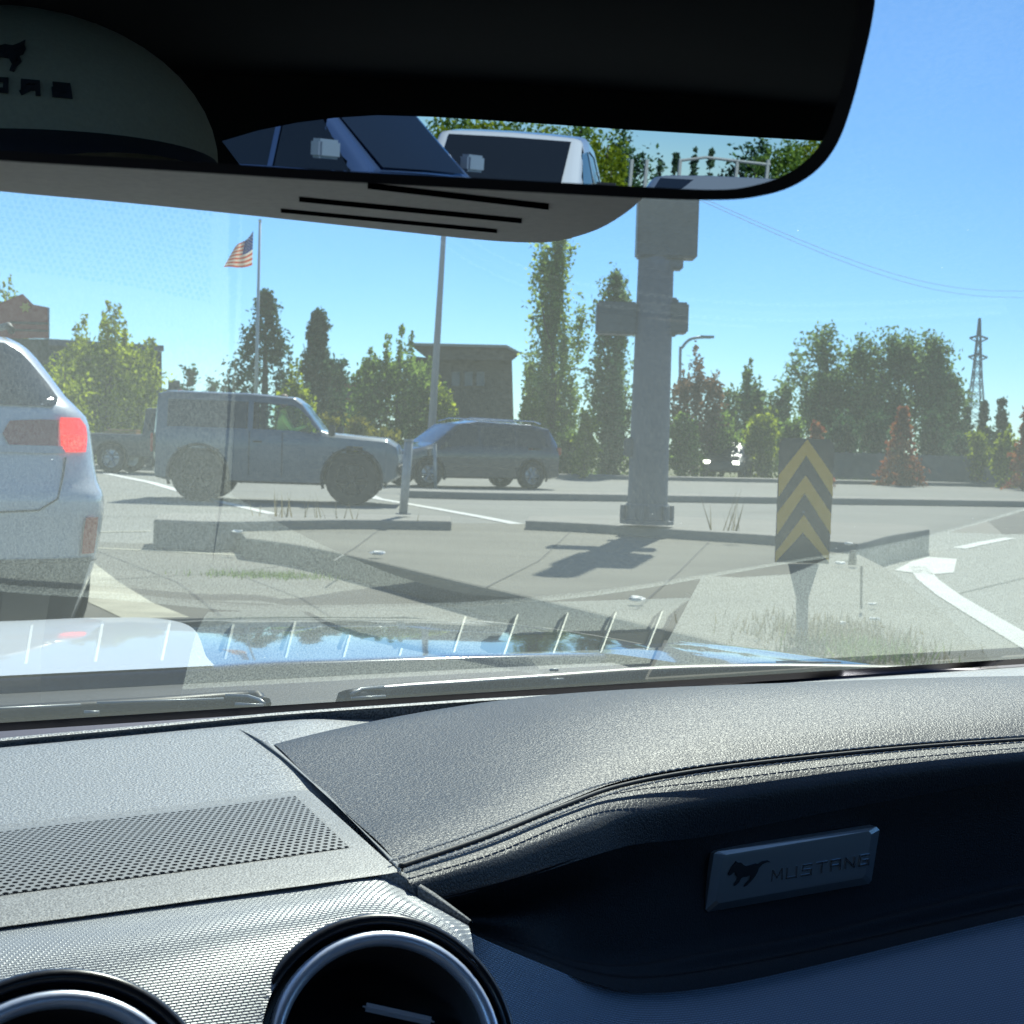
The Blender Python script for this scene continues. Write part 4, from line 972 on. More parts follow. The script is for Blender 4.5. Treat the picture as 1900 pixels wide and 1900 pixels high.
# surround strip of the speaker, bigger plate with perforated centre
P1 = [(-500, 1604), (-250, 1569), (0, 1531), (200, 1509), (400, 1486), (545, 1467), (575, 1468)]
P2 = [(-500, 1800), (-250, 1756), (0, 1720), (200, 1693), (400, 1665), (600, 1638), (742, 1618)]
rows = []
for t in (0, .3, .6, .9, 1):
    rows.append([PW(a + (c - a) * t, b + (d - b) * t, WL + .0012 + .004 * math.sin(math.pi * min(1, t))) for (a, b), (c, d) in zip(P1, P2)])
gridobj('speaker_surround', rows, m_plate, croot, 4, 4)
Q1 = [(-500, 1612), (-250, 1577), (0, 1540), (200, 1517), (400, 1494), (545, 1474)]
Q2 = [(-500, 1738), (-250, 1698), (0, 1660), (200, 1634), (450, 1600), (648, 1572)]
rows = []
for t in (0, .25, .5, .75, 1):
    rows.append([PW(a + (c - a) * t, b + (d - b) * t, WL + .0019 + .004 * math.sin(math.pi * min(1, .05 + t * .68))) for (a, b), (c, d) in zip(Q1, Q2)])
gridobj('speaker_grille', rows, m_gril, croot, 4, 4)
# centre/leather trim strip
ta = [(440, 1350), (500, 1388), (552, 1430), (605, 1470), (655, 1525), (702, 1577), (744, 1625)]
tb2 = [(506, 1385), (545, 1420), (585, 1458), (625, 1497), (665, 1535), (705, 1573), (744, 1610)]
rows = [[PW(x, y, WL + .0006) for x, y in ta], [PW(a * .5 + c * .5, b * .5 + d * .5, WL + .0022) for (a, b), (c, d) in zip(ta, tb2)], [PW(x + 2, y, WL + .0018) for x, y in tb2], [PW(x + 12, y + 4, WL - .006) for x, y in tb2]]
gridobj('trim_strip', rows, m_plate, croot, 3, 2)

# silver front panel
cols = [-500, -250, 0, 200, 400, 560, 700]
top = [(-500, 1800), (-250, 1757), (0, 1721), (200, 1694), (400, 1666), (560, 1644), (700, 1626)]
rows = []
d0 = [PW(x, y, WL).y for x, y in top]
RP = [(0, 0), (16, -.008), (40, -.019), (75, -.030), (130, -.0415), (230, -.058), (400, -.083)]
for dy, dd in RP:
    r = []
    for (x, y), d in zip(top, d0):
        r.append(PD(x + dy * .05, y + dy, d + dd))
    rows.append(r)
# right edge column
for r, (dy, dd) in zip(rows, RP):
    r.append(PD(*[(790, 1672), (800, 1686), (820, 1705), (850, 1745), (868, 1790), (885, 1880), (905, 2050)][RP.index((dy, dd))], d0[-1] + dd - .003))
    r.append(PD(*[(868, 1716), (872, 1726), (876, 1745), (880, 1775), (890, 1820), (910, 1900), (935, 2060)][RP.index((dy, dd))], d0[-1] + dd - .004))
cpan = gridobj('centre_panel', rows, m_wvs, croot, 14, 12)
gridobj('panel_edge', [[PD(x, y, d0[-1] + dd) for x, y, dd in [(700, 1625.5, 0), (790, 1671.5, -.003), (868, 1715.5, -.004)]], [PD(x, y, d0[-1] + dd) for x, y, dd in [(744, 1617, .002), (802, 1655, .0), (874, 1707, -.002)]], [PD(x, y, d0[-1] + dd) for x, y, dd in [(756, 1624, .02), (812, 1662, .02), (878, 1713, .02)]]], m_plate, croot, 5, 3)

# vents
vn = (Vector((.34, -.80, .48))).normalized()
def vent(c, dark, ringm):
    o = bpy.data.objects.new('air_vent', None); COL.objects.link(o); o.parent = croot; o.matrix_parent_inverse = Matrix.Translation(-croot.location)
    o.location = c
    R = .0478
    k = MB(); k.lathe([(R + .0033 * math.cos(a), .0042 * math.sin(a) + .004) for a in np.linspace(0, 2 * math.pi, 17)[:-1]], (0, 0, 0), vn, 72, close=True)
    k.build('ring', ringm, o, smooth=True)
    k = MB(); k.lathe([(R + .0082 + .0030 * math.cos(a), .0045 * math.sin(a) + .001) for a in np.linspace(0, 2 * math.pi, 13)[:-1]], (0, 0, 0), vn, 72, close=True).build('outer_bezel', dark, o, smooth=True)
    MB().lathe([(R + .007, -.0005), (R + .004, -.003), (R - .003, -.004), (R - .006, -.03), (.001, -.032)], (0, 0, 0), vn, 60).build('bowl', m_vblk, o, smooth=True)
    x = vn.cross(Vector((0, 0, 1))).normalized() * -1; y = vn.cross(x) * -1
    if y.z < 0: y = -y
    if x.x < 0: x = -x
    MB().box((0, 0, 0), (.074, .004, .022), Matrix((x, -vn, y)).transposed()).build('vane', m_vblk, o).location = -vn * .014
    b = MB(); b.box((0, 0, 0), (.032, .004, .0036), Matrix((x, -vn, y)).transposed() @ Matrix.Rotation(math.radians(18), 3, 'Y')); v_ = b.build('vane_trim', m_chr2, o, bevel=.0015); v_.location = x * .010 + y * .017 + vn * -.004
    return o
m_vblk = M('vent_black', (.006, .006, .008), .45); m_ring = M('satin_chrome', (.80, .86, .98), .32, .6, noise=.05, nscale=120); m_chr2 = M('vane_chrome', (.75, .75, .78), .35, .4)
m_bez = M('bezel_black', (.012, .012, .014), .3, coat=.4)
VC = [PD(712, 1963, .614), PD(98, 2126, .506)]
for c in VC: vent(c, m_bez, m_ring)
bm = bmesh.new(); bm.from_mesh(cpan.data)
def vdist(p, c): q_ = p - c; return (q_ - vn * q_.dot(vn)).length
bmesh.ops.delete(bm, geom=[f for f in bm.faces if any(vdist(f.calc_center_median(), c) < .0545 for c in VC)], context='FACES')
for v in bm.verts:
    for c in VC:
        r_ = vdist(v.co, c)
        if r_ < .0572 and v.is_boundary:
            q_ = v.co - c; ax = vn * q_.dot(vn); v.co = c + ax + (q_ - ax) * (.0548 / r_)
bm.to_mesh(cpan.data); bm.free()

# leather pad, passenger side: stations along the seam
seam = [(742, 1606), (900, 1552), (1050, 1492), (1150, 1457), (1300, 1428), (1500, 1404), (1700, 1385), (1900, 1371), (2200, 1352)]
tops = [(508, 1384), (640, 1352), (820, 1318), (980, 1299), (1200, 1287), (1500, 1276), (1700, 1269), (1900, 1265), (2200, 1263)]
ds = [PW(x, y, WL).y for x, y in seam]
bot1 = [(762, 1642), (925, 1594), (1072, 1541), (1165, 1512), (1305, 1490), (1505, 1458), (1705, 1430), (1905, 1408), (2205, 1384)]
rows = []
for t in (0, .04, .12, .3, .5, .7, .88, 1):
    r = []
    for (a, b), (c, d), i in zip(tops, seam, range(99)):
        w = WL + (.0012 + .003 * min(1, i / 3)) * min(1, t * 14) + (-.002 + .015 * min(1, max(0, i - 1) / 3)) * math.sin(math.pi * t) - (.003 if t == 1 else 0) + .0012
        p0, p1 = PW(a, b, WL), PW(c, d, WL); p = p0.lerp(p1, t); p.z = EYE.z + w; r.append(p)
    rows.append(r)
gridobj('leather_pad', rows, m_lea, croot, 5, 4)
rows = []
for t, dd, in ((0, 0), (.18, -.006), (.45, -.018), (.75, -.027), (1, -.031), (1.4, -.030), (2.0, -.026)):
    r = []
    for i, ((a, b), (c, d)) in enumerate(zip(seam, bot1)):
        r.append(PD(a + (c - a) * t, b + (d - b) * t + (1 if t == 0 else 0), ds[i] + dd * (.75 if i < 2 else 1)))
    rows.append(r)
gridobj('leather_roll', rows, m_lea, croot, 5, 4)
# glovebox face + ledges
mid = [(790, 1700), (950, 1690), (1090, 1660), (1175, 1650), (1310, 1620), (1510, 1585), (1710, 1550), (1910, 1515), (2210, 1470)]
led = [(850, 1712), (985, 1752), (1080, 1780), (1180, 1785), (1320, 1762), (1510, 1728), (1710, 1680), (1910, 1634), (2210, 1570)]
led2 = [(870, 1722), (995, 1768), (1090, 1800), (1190, 1812), (1325, 1796), (1515, 1760), (1712, 1716), (1912, 1672), (2212, 1610)]
led3 = [(872, 1730), (1000, 1786), (1100, 1824), (1195, 1842), (1330, 1830), (1518, 1790), (1715, 1742), (1915, 1695), (2215, 1636)]
rows = []; dsg = [d + a for d, a in zip(ds, (.075, .05, .025, .008, 0, 0, 0, 0, 0))]
r0 = [PD(a + (c - a) * 1.9, b + (d - b) * 1.9, ds[i] - .026) for i, ((a, b), (c, d)) in enumerate(zip(seam, bot1))]
rows.append(r0)
for tb_, dd in ((mid, -.022), (led, -.030), ([(x, y + 4) for x, y in led], -.042), (led2, -.046), ([(x, y + 4) for x, y in led2], -.056), (led3, -.062)):
    rows.append([PD(x, y, dsg[i] + dd * (1 if i > 1 else .8)) for i, (x, y) in enumerate(tb_)])
gridobj('glovebox', rows, m_glv, croot, 5, 4)
led3 = [(740, 1660)] + led3; dsg = [dsg[0] + .03] + dsg
rows = [[PD(x, y, dsg[i] - .055) for i, (x, y) in enumerate(led3)]]
for dy, dd in ((60, -.064), (150, -.078), (300, -.10), (600, -.14)):
    rows.append([PD(x + dy * .02, y + dy, dsg[i] + dd) for i, (x, y) in enumerate(led3)])
gridobj('lower_trim', rows, m_wvb, croot, 5, 4)
# filler between silver panel and lower trim
# seam groove and stitches
SP = spline([PW(x, y, WL + .0035) for x, y in seam], 14)
MB().tube([p + Vector((0, 0, -.0004)) for p in SP], .0013, 6).build('seam_groove', m_blk, croot, smooth=True)
sm = MB(); acc = 0
def along(off, w):
    out = []
    for i, p in enumerate(SP):
        t = (SP[min(i + 1, len(SP) - 1)] - SP[max(i - 1, 0)]).normalized(); nn = Vector((-t.y, t.x, 0)); out.append(p + nn * off + Vector((0, 0, w)))
    return out
for off, w in ((.0062, .0006), (-.0062, -.0010)):
    A_ = along(off, w); L_ = 0; start = None; seglen = .0052; gap = .0016; pos = 0; cum = [0]
    for a, b in zip(A_, A_[1:]): cum.append(cum[-1] + (b - a).length)
    def at(s_):
        for i in range(len(cum) - 1):
            if cum[i + 1] >= s_: return A_[i].lerp(A_[i + 1], (s_ - cum[i]) / max(1e-9, cum[i + 1] - cum[i]))
        return A_[-1]
    while pos + seglen < cum[-1]:
        sm.tube([at(pos), at(pos + seglen * .5) + Vector((0, 0, .0004)), at(pos + seglen)], .00055, 5); pos += seglen + gap
sm.build('stitching', M('grey_thread', (.30, .32, .34), .7), croot)
# badge
def bd(px): return .913 + (.988 - .913) * (px - 1310) / 320 - .004
oc = [(1331, 1580), (1626, 1534), (1632, 1540), (1617, 1634), (1612, 1640), (1314, 1692), (1309, 1688), (1325, 1584)]
ic = [(1348, 1586), (1612, 1542), (1617, 1548), (1606, 1622), (1600, 1629), (1334, 1676), (1329, 1670), (1342, 1592)]
O_ = [PD(x, y, bd(x)) for x, y in oc]; I_ = [PD(x, y, bd(x) - .0035) for x, y in ic]
bg = MB().add(O_ + I_, [tuple(range(8, 16))] + [(i, (i + 1) % 8, 8 + (i + 1) % 8, 8 + i) for i in range(8)] + [(i, (i + 1) % 8, 16 + (i + 1) % 8, 16 + i) for i in range(0)])
O2 = [p + CF_ * .006 for p in O_]; bg.add(O_ + O2, [(i, (i + 1) % 8, 8 + (i + 1) % 8, 8 + i) for i in range(8)])
badge = bg.build('badge', M('badge_satin', (.30, .36, .40), .32, .7, coat=.2), croot, True, label='satin badge with a galloping horse and raised lettering')
o0 = PD(1430, 1634, bd(1430) - .0037); ox = (PD(1612, 1603, bd(1612) - .0037) - o0); wlen = ox.length; ox.normalize()
oy = (PD(1432, 1560, bd(1432) - .0037) - PD(1426, 1640, bd(1426) - .0037)).normalized(); on = ox.cross(oy).normalized()
if on.dot(EYE - o0) < 0: on = -on
lt = MB(); cw = wlen / (7 + 6 * .42); letters(lt, 'MUSTANG', o0, ox, oy, on, cw, cw * .72, cw * .42, cw * .13, .0007)
m_emb = M('badge_raised', (.42, .47, .52), .2, .9)
L_ = lt.build('raised_letters', m_emb, badge)
h0 = PD(1348, 1652, bd(1348) - .0037); hwid = wlen * .40
hp = [h0 + ox * (x * hwid) + oy * (y * hwid * .62) for x, y in HORSE]
MB().prism(hp, [p + on * .0008 for p in hp]).build('horse_emblem', M('badge_dark', (.05, .06, .07), .3, .6), badge)

# windshield
m_ws, n, l, b = new_mat('windshield_glass'); n.remove(b)
tr_ = n.new('ShaderNodeBsdfTransparent'); tr_.inputs[0].default_value = (.86, .93, .85, 1)
gl = n.new('ShaderNodeBsdfGlossy'); gl.inputs['Roughness'].default_value = .012; gl.inputs[0].default_value = (.96, 1, .90, 1)
tl = n.new('ShaderNodeBsdfTranslucent'); tl.inputs[0].default_value = (.84, .95, .80, 1)
lw = n.new('ShaderNodeFresnel'); lw.inputs['IOR'].default_value = 1.52
mu = n.new('ShaderNodeMath'); mu.operation = 'MULTIPLY'; mu.inputs[1].default_value = 1.85; mu.use_clamp = True; l.new(lw.outputs[0], mu.inputs[0])
tc = n.new('ShaderNodeTexCoord'); nz = n.new('ShaderNodeTexNoise'); nz.inputs['Scale'].default_value = 420; nz.inputs['Detail'].default_value = 3; l.new(tc.outputs['Object'], nz.inputs['Vector'])
nz2 = n.new('ShaderNodeTexNoise'); nz2.inputs['Scale'].default_value = 6; nz2.inputs['Detail'].default_value = 4; l.new(tc.outputs['Object'], nz2.inputs['Vector'])
mm_ = n.new('ShaderNodeMath'); mm_.operation = 'MULTIPLY'; l.new(nz.outputs[0], mm_.inputs[0]); l.new(nz2.outputs[0], mm_.inputs[1])
mr = n.new('ShaderNodeMapRange'); mr.inputs['From Min'].default_value = .1; mr.inputs['From Max'].default_value = .4; mr.inputs['To Min'].default_value = .045; mr.inputs['To Max'].default_value = .065; l.new(mm_.outputs[0], mr.inputs['Value'])
vo = n.new('ShaderNodeTexVoronoi'); vo.inputs['Scale'].default_value = 38; l.new(tc.outputs['Object'], vo.inputs['Vector'])
ls_ = n.new('ShaderNodeMath'); ls_.operation = 'LESS_THAN'; ls_.inputs[1].default_value = .022; l.new(vo.outputs['Distance'], ls_.inputs[0])
ad = n.new('ShaderNodeMath'); ad.operation = 'MULTIPLY_ADD'; ad.inputs[1].default_value = .25; ad.use_clamp = True; l.new(ls_.outputs[0], ad.inputs[0]); l.new(mr.outputs[0], ad.inputs[2])
m1 = n.new('ShaderNodeMixShader'); l.new(mu.outputs[0], m1.inputs[0]); l.new(tr_.outputs[0], m1.inputs[1]); l.new(gl.outputs[0], m1.inputs[2])
m2 = n.new('ShaderNodeMixShader'); l.new(ad.outputs[0], m2.inputs[0]); l.new(m1.outputs[0], m2.inputs[1]); l.new(tl.outputs[0], m2.inputs[2])
l.new(m2.outputs[0], n['Material Output'].inputs[0])
bp = n.new('ShaderNodeBump'); bp.inputs['Strength'].default_value = .008; bp.inputs['Distance'].default_value = .001; l.new(nz.outputs[0], bp.inputs['Height']); l.new(bp.outputs[0], gl.inputs['Normal'])
us = np.linspace(-.78, 1.30, 25); vv_ = np.linspace(GB, .28, 25)
def vbase(u): return 0
rows = [[CAR(u, v, glassw(v)) for u in us] for v in vv_]
wsh = gridobj('windshield', rows, m_ws, croot, 1, 1)
# frit band at the base and side
m_frit = M('black_frit', (.004, .004, .005), .2)
rows = [[CAR(u, v, glassw(v) - .0015) for u in np.linspace(-.78, 1.30, 12)] for v in (GB, GB - .016)]
gridobj('frit_band', rows, m_frit, croot, 1, 1)
# defroster trough with bright ribs, between dash lip and glass
dw0 = -.245
def vcur(u): return -.022 * (.75 - u) / .55 if u < .75 else 0
rows = [[CAR(u, v + (vcur(u) if 1 < k < 3 or k == 0 else vcur(u) * .5), w) for u in np.linspace(-.7, .80, 12)] for k, (v, w) in enumerate(((1.025, -.215), (1.028, dw0), (1.10, dw0), (1.12, -.225)))]
gridobj('defroster_trough', [[CAR(u, v, w) for u in np.linspace(.36, .80, 6)] for v, w in ((1.02, -.208), (1.05, -.2215), (1.09, -.2235), (1.125, -.225))], m_dash, croot, 2, 2)
gridobj('defroster_trough', [r[:8] for r in rows], M('trough_grey', (.012, .013, .015), .6), croot, 2, 1)
gridobj('defroster_slot', [[CAR(u, v + vcur(u) * .5, -.2205) for u in np.linspace(.60, .80, 8)] for v in (1.066, 1.084)], M('trough_dark', (.004, .004, .005), .8), croot, 2, 1)
rows = [[CAR(u, (uvw(PW(950, 1297, WL))[1] - .02 if u < 1.0 else uvw(PW(1800, 1266, WL))[1]) , -.206) for u in (.80, .9, 1.0, 1.15, 1.3)], [CAR(u, 1.06, -.214) for u in (.80, .9, 1.0, 1.15, 1.3)], [CAR(u, 1.12, -.222) for u in (.80, .9, 1.0, 1.15, 1.3)]]
gridobj('dash_end_filler', rows, m_dash, croot, 2, 2)
m_rib = M('defroster_rib', (.6, .6, .59), .4)
for i in range(14):
    u = .782 - i * .0495
    MB().box(CAR(u, 1.062 + vcur(u) * .55, -.2185), (.0019, .044 - .010 * min(1, max(0, .70 - u) / .4), .003), Matrix.Rotation(TH, 3, 'Z')).build('defroster_vane', m_rib, croot)
rb = MB(); rb.prism([CAR(.812 + .012 * x, 1.05 + .02 * y, -.230) for x, y in [(0, -1), (1, -.6), (1.3, 0), (1, .6), (0, 1)]], [CAR(.812 + .012 * x, 1.05 + .02 * y, -.222) for x, y in [(0, -1), (1, -.6), (1.3, 0), (1, .6), (0, 1)]])
rb.build('defroster_end', m_rib, croot)

# cowl, wipers, bonnet
m_cowl = M('cowl_plastic', (.025, .028, .03), .55, noise=.1, nscale=10, bump=.2, bscale=400)
def hoodw(u, v):
    w = -.255 - .07 * max(0, v - 1.59) ** 2
    c = (u - .2)
    w -= .05 * max(0, abs(c) - .45) ** 2
    w += .0015 * math.exp(-((abs(c) - .42) / .05) ** 2)
    return w
rows = [[CAR(u, v, w - .03 * max(0, abs(u - .2) - .6) ** 2) for u in np.linspace(-.8, 1.22, 14)] for v, w in ((1.14, -.240), (1.17, -.264), (1.3, -.275), (1.45, -.272), (1.56, -.268), (1.60, -.285))]
gridobj('cowl', rows, m_cowl, croot, 2, 3)
m_hood = M('navy_paint', (.008, .014, .045), .12, .1, coat=1)
rows = []
for v in [1.575, 1.58, 1.59, 1.62, 1.7, 1.8, 1.95, 2.1, 2.3, 2.5, 2.65, 2.75, 2.8]:
    r = []
    for u in np.linspace(-.82, 1.20, 41):
        w = hoodw(u, v)
        if v < 1.59: w -= (.02 if v < 1.577 else .004)
        if v > 2.6: w -= (v - 2.6) ** 2 * 2.5
        r.append(CAR(u, v, w))
    r.append(CAR(1.24, v, hoodw(1.2, v) - .03)); r.append(CAR(1.27, v, hoodw(1.2, v) - .12)); r.append(CAR(1.28, v, -.6))
    rows.append(r)
hood = gridobj('bonnet', rows, m_hood, croot, 2, 2)
# racing stripe
edge = [(.545, 1.585), (.56, 1.66), (.60, 1.8), (.64, 1.95), (.67, 2.1), (.69, 2.3), (.70, 2.5), (.70, 2.62)]
rows = []
for u1, v in spline([Vector((a, b, 0)) for a, b in edge], 4) and [(p.x, p.y) for p in spline([Vector((a, b, 0)) for a, b in edge], 4)]:
    rows.append([CAR(-.2 + (u1 + .2) * k / 24, v, hoodw(-.2 + (u1 + .2) * k / 24, v) + .0015) for k in range(25)])
me = grid_mesh(rows, 1, 1); link('racing_stripe', me, M('white_stripe_paint', (.86, .88, .86), .35, coat=.5), hood, False, True)
# fender on the passenger side beside the cowl
rows = [[CAR(u, v, w) for u in (1.06, 1.12, 1.18, 1.22, 1.25)] for v, w in ((1.14, -.234), (1.2, -.236), (1.3, -.24), (1.5, -.25), (1.62, -.258))]
for r in rows: r[-1].z -= .03; r[0].z -= .006
gridobj('fender', rows, m_hood, croot, 3, 3)
# wipers
m_wip = M('wiper_black', (.012, .014, .018), .35)
def onw(px, y, w=-.232): return PW(px, y, w)
wp = MB(); P_ = [onw(x, y) for x, y in [(-300, 1358), (0, 1330), (170, 1319), (300, 1311), (415, 1302), (470, 1300), (492, 1306)]]
wp.tube(spline(P_, 4), [.009] * 22 + [.006] * 3, 8); wo = wp.build('wiper', m_wip, croot, smooth=True)
m_edge = M('wiper_metal', (.4, .42, .42), .4, .5)
def wl(pts, name, par, w=-.222, r=.0013):
    MB().tube([onw(x, y, w) for x, y in pts], r, 6).build(name, m_edge, par, smooth=True)
wl([(-200, 1334), (0, 1315), (150, 1308)], 'blade_spine', wo); wl([(180, 1305), (415, 1297)], 'blade_spine', wo); wl([(418, 1291), (460, 1292), (482, 1299), (490, 1306)], 'wiper_clip', wo, r=.0018); wl([(436, 1307), (488, 1309)], 'wiper_clip', wo, r=.0016); wl([(156, 1322), (184, 1322)], 'wiper_clip', wo, r=.0016)
wp = MB(); P_ = [onw(x, y, -.236) for x, y in [(640, 1303), (720, 1290), (870, 1279), (1030, 1268), (1200, 1256), (1400, 1250), (1560, 1251), (1750, 1256), (1950, 1266)]]
wp.tube(spline(P_, 3), .011, 8); wo2 = wp.build('wiper', m_wip, croot, smooth=True)
wl([(652, 1288), (670, 1279), (712, 1275)], 'wiper_clip', wo2, -.226, .0018); wl([(652, 1296), (715, 1292)], 'wiper_clip', wo2, -.228, .0014); wl([(712, 1277), (850, 1267), (1010, 1256)], 'blade_spine', wo2, -.226); wl([(1020, 1243), (1036, 1243)], 'wiper_clip', wo2, -.226, .0016); wl([(1022, 1261), (1046, 1261)], 'wiper_clip', wo2, -.228, .0016)
wl([(1440, 1228), (1560, 1229)], 'blade_spine', wo2, -.222, .001)

# overhead sensor housing
m_hs = M('overhead_grey', (.84, .82, .77), .75, noise=.05, nscale=300, bump=.25, bscale=500)
hb = curve_px([(-700, 300), (-300, 322), (0, 355), (200, 373), (400, 393), (700, 425), (880, 444), (980, 450), (1040, 446), (1110, 425), (1165, 392), (1200, 360), (1215, 345), (1205, 330), (1150, 322)], 4) + [(900, 318), (600, 303), (300, 290), (0, 281), (-300, 272), (-700, 262)]
Bt = []; 
for x, y in hb: Bt.append(PW(x, y, .085))
Tp = []
for p in Bt:
    u, v, w = uvw(p); Tp.append(CAR(u, v, max(.087, glassw(v) - .006)))
hsg = MB().prism(Bt, Tp).build('sensor_housing', m_hs, croot)
m_slot = M('slot_black', (.002, .002, .003), .9, spec=0)
for a, b_ in (((682, 346), (1018, 385)), ((555, 371), (968, 411)), ((521, 392), (922, 430))):
    t = 4.2 if a[0] < 600 or a[0] > 600 else 4
    t = 4.5 if a[0] == 682 else (3.6 if a[0] == 555 else 2.6)
    Pq = [(a[0], a[1] - t), (b_[0], b_[1] - t), (b_[0], b_[1] + t), (a[0], a[1] + t)]
    lo = [PW(x, y, .0845) for x, y in Pq]; MB().prism(lo, [p + Vector((0, 0, .003)) for p in lo]).build('vent_slot', m_slot, hsg)

# rear-view mirror
mn = Vector((.231, -.969, -.083)).normalized(); mp0 = PD(723, 150, .42)
def onm(px, py, off=0.0):
    r = ray(px, py); t = (mp0 + mn * off - EYE).dot(mn) / r.dot(mn); return EYE + r * t
mo = curve_px([(1500, -95), (1590, -70), (1622, -20), (1618, 40), (1600, 120), (1582, 190), (1556, 262), (1520, 312), (1470, 346), (1410, 364), (1340, 371), (1200, 368), (900, 352), (600, 335), (300, 316), (0, 298), (-90, 285), (-170, 240), (-200, 100), (-190, 0), (-150, -80), (-60, -110)], 4)
mi_ = curve_px([(1500, -70), (1562, -50), (1590, -10), (1588, 50), (1570, 130), (1550, 200), (1532, 250), (1502, 292), (1455, 325), (1395, 345), (1330, 352), (1200, 347), (900, 331), (600, 315), (300, 296), (0, 279), (-80, 268), (-150, 230), (-178, 100), (-170, 0), (-130, -65), (-60, -90)], 4)
fr_ = [onm(x, y, .0) for x, y in mo]; bk = [onm(x, y, .0).lerp(onm(700, 130), .06) - mn * .022 for x, y in mo]
mi3 = [onm(x, y, .0008) for x, y in mi_]; K = len(mo)
mirr = MB().add(fr_ + bk + mi3, [tuple(range(K, 2 * K))] + [(i, (i + 1) % K, K + (i + 1) % K, K + i) for i in range(K)] + [(i, (i + 1) % K, 2 * K + (i + 1) % K, 2 * K + i) for i in range(K)]).build('rear_view_mirror', M('mirror_frame', (.012, .012, .015), .4), croot, smooth=True, auto=40)
m_mir = M('mirror_silver', (.42, .50, .52), .0, 1)
gm_ = MB().add(mi3, [tuple(range(K))]); mg = gm_.build('mirror_glass', m_mir, mirr)
MB().tube([onm(700, 100, -.02), onm(760, 40, -.06) + Vector((0, 0, .02)), CAR(.22, .52, glassw(.52) - .01)], [.012, .011, .02], 12).build('mirror_stalk', m_blk, croot, smooth=True)

# cabin shell
m_lin = M('roof_lining', (.012, .012, .014), .9)
m_trim = M('cabin_trim', (.02, .02, .022), .7)
RW = .262
rows = [[CAR(u, v, w - .05 * ((u - .22) / 1.0) ** 2) for u in np.linspace(-.8, 1.24, 9)] for v, w in ((.30, .245), (.2, .262), (-.3, .272), (-.9, .262), (-1.35, .22))]
gridobj('roof', rows, m_lin, croot, 2, 2)
C2 = EYE - mn * 2 * (EYE - mp0).dot(mn)
def refl(px, py): d = ray(px, py); return d - mn * 2 * d.dot(mn)
def RV(px, py, v):          # point seen in the mirror at photo pixel, lying on car-plane v
    r = refl(px, py); t = (v - (C2 - EYE).dot(CF_)) / r.dot(CF_); return C2 + r * t
def RDst(px, py, D):
    r = refl(px, py); return C2 + r * (D / math.hypot(r.x, r.y))
RVv = -1.35
hole = [(412, 262), (480, 242), (550, 228), (620, 219), (700, 214), (800, 217), (900, 223), (1050, 233), (1180, 242), (1350, 252), (1560, 264), (1640, 300), (1640, 480), (900, 480), (560, 480), (470, 340)]
Hp = [RV(x, y, RVv) for x, y in hole]
cen = sum(Hp, Vector()) / len(Hp); Op = []
for p in Hp:
    u, v, w = uvw(p); cu, cv, cw_ = uvw(cen); du, dw = u - cu, w - cw_
    k = min([1e9] + [((1.2 if du > 0 else .85) + (-cu if du > 0 else cu)) / abs(du) if abs(du) > 1e-6 else 1e9] + [((.26 - cw_) if dw > 0 else (1.1 + cw_)) / abs(dw) if abs(dw) > 1e-6 else 1e9])
    Op.append(CAR(cu + du * k, RVv, cw_ + dw * k))
K = len(Hp)
# add exact corners
MB().add(Hp + Op, [(i, (i + 1) % K, K + (i + 1) % K, K + i) for i in range(K)]).build('rear_bulkhead', m_lin, croot)
sv_ = MB()
for uu in (-.80, 1.24):
    sv_.add([CAR(uu, 1.0, -1.0), CAR(uu, -1.4, -1.0), CAR(uu, -1.4, -.22), CAR(uu, 1.0, -.22)], [(0, 1, 2, 3)])
sv_.build('door_panels', m_trim, croot)
pl = MB()
for uu in (-.80, 1.24):
    pl.add([CAR(uu, -.55, -.22), CAR(uu, -1.4, -.22), CAR(uu, -1.4, .24), CAR(uu, -.65, .24)], [(0, 1, 2, 3)])
pl.build('rear_quarter_panels', m_lin, croot)
for uu in (-.79, 1.31):
    MB().tube([CAR(uu, 1.10, -.235), CAR(uu, .7, .0), CAR(uu, .28, .235)], [.03, .028, .03], 8).build('a_pillar', m_lin, croot, smooth=True)
MB().add([CAR(-.8, 1.1, -1.0), CAR(1.24, 1.1, -1.0), CAR(1.24, -1.4, -1.0), CAR(-.8, -1.4, -1.0)], [(0, 1, 2, 3)]).add([CAR(-.8, 1.1, -1.0), CAR(1.24, 1.1, -1.0), CAR(1.24, 1.1, -.25), CAR(-.8, 1.1, -.25)], [(0, 1, 2, 3)]).build('floor_and_firewall', m_trim, croot)
for uu, vv in ((-.10, -.35), (.66, -.25)):
    o = bpy.data.objects.new('seat', None); COL.objects.link(o); o.parent = croot; o.matrix_parent_inverse = Matrix.Translation(-croot.location)
    o.location = CAR(uu, vv, -.75); o.rotation_euler = (0, 0, TH)
    MB().box((0, .18, 0), (.5, .52, .14)).build('cushion', m_trim, o, bevel=.04)
    MB().box((0, -.14, .33), (.48, .12, .6), Matrix.Rotation(math.radians(12), 3, 'X')).build('backrest', m_trim, o, bevel=.04)
    MB().box((0, -.22, .70), (.24, .09, .22), Matrix.Rotation(math.radians(12), 3, 'X')).build('headrest', m_trim, o, bevel=.03)

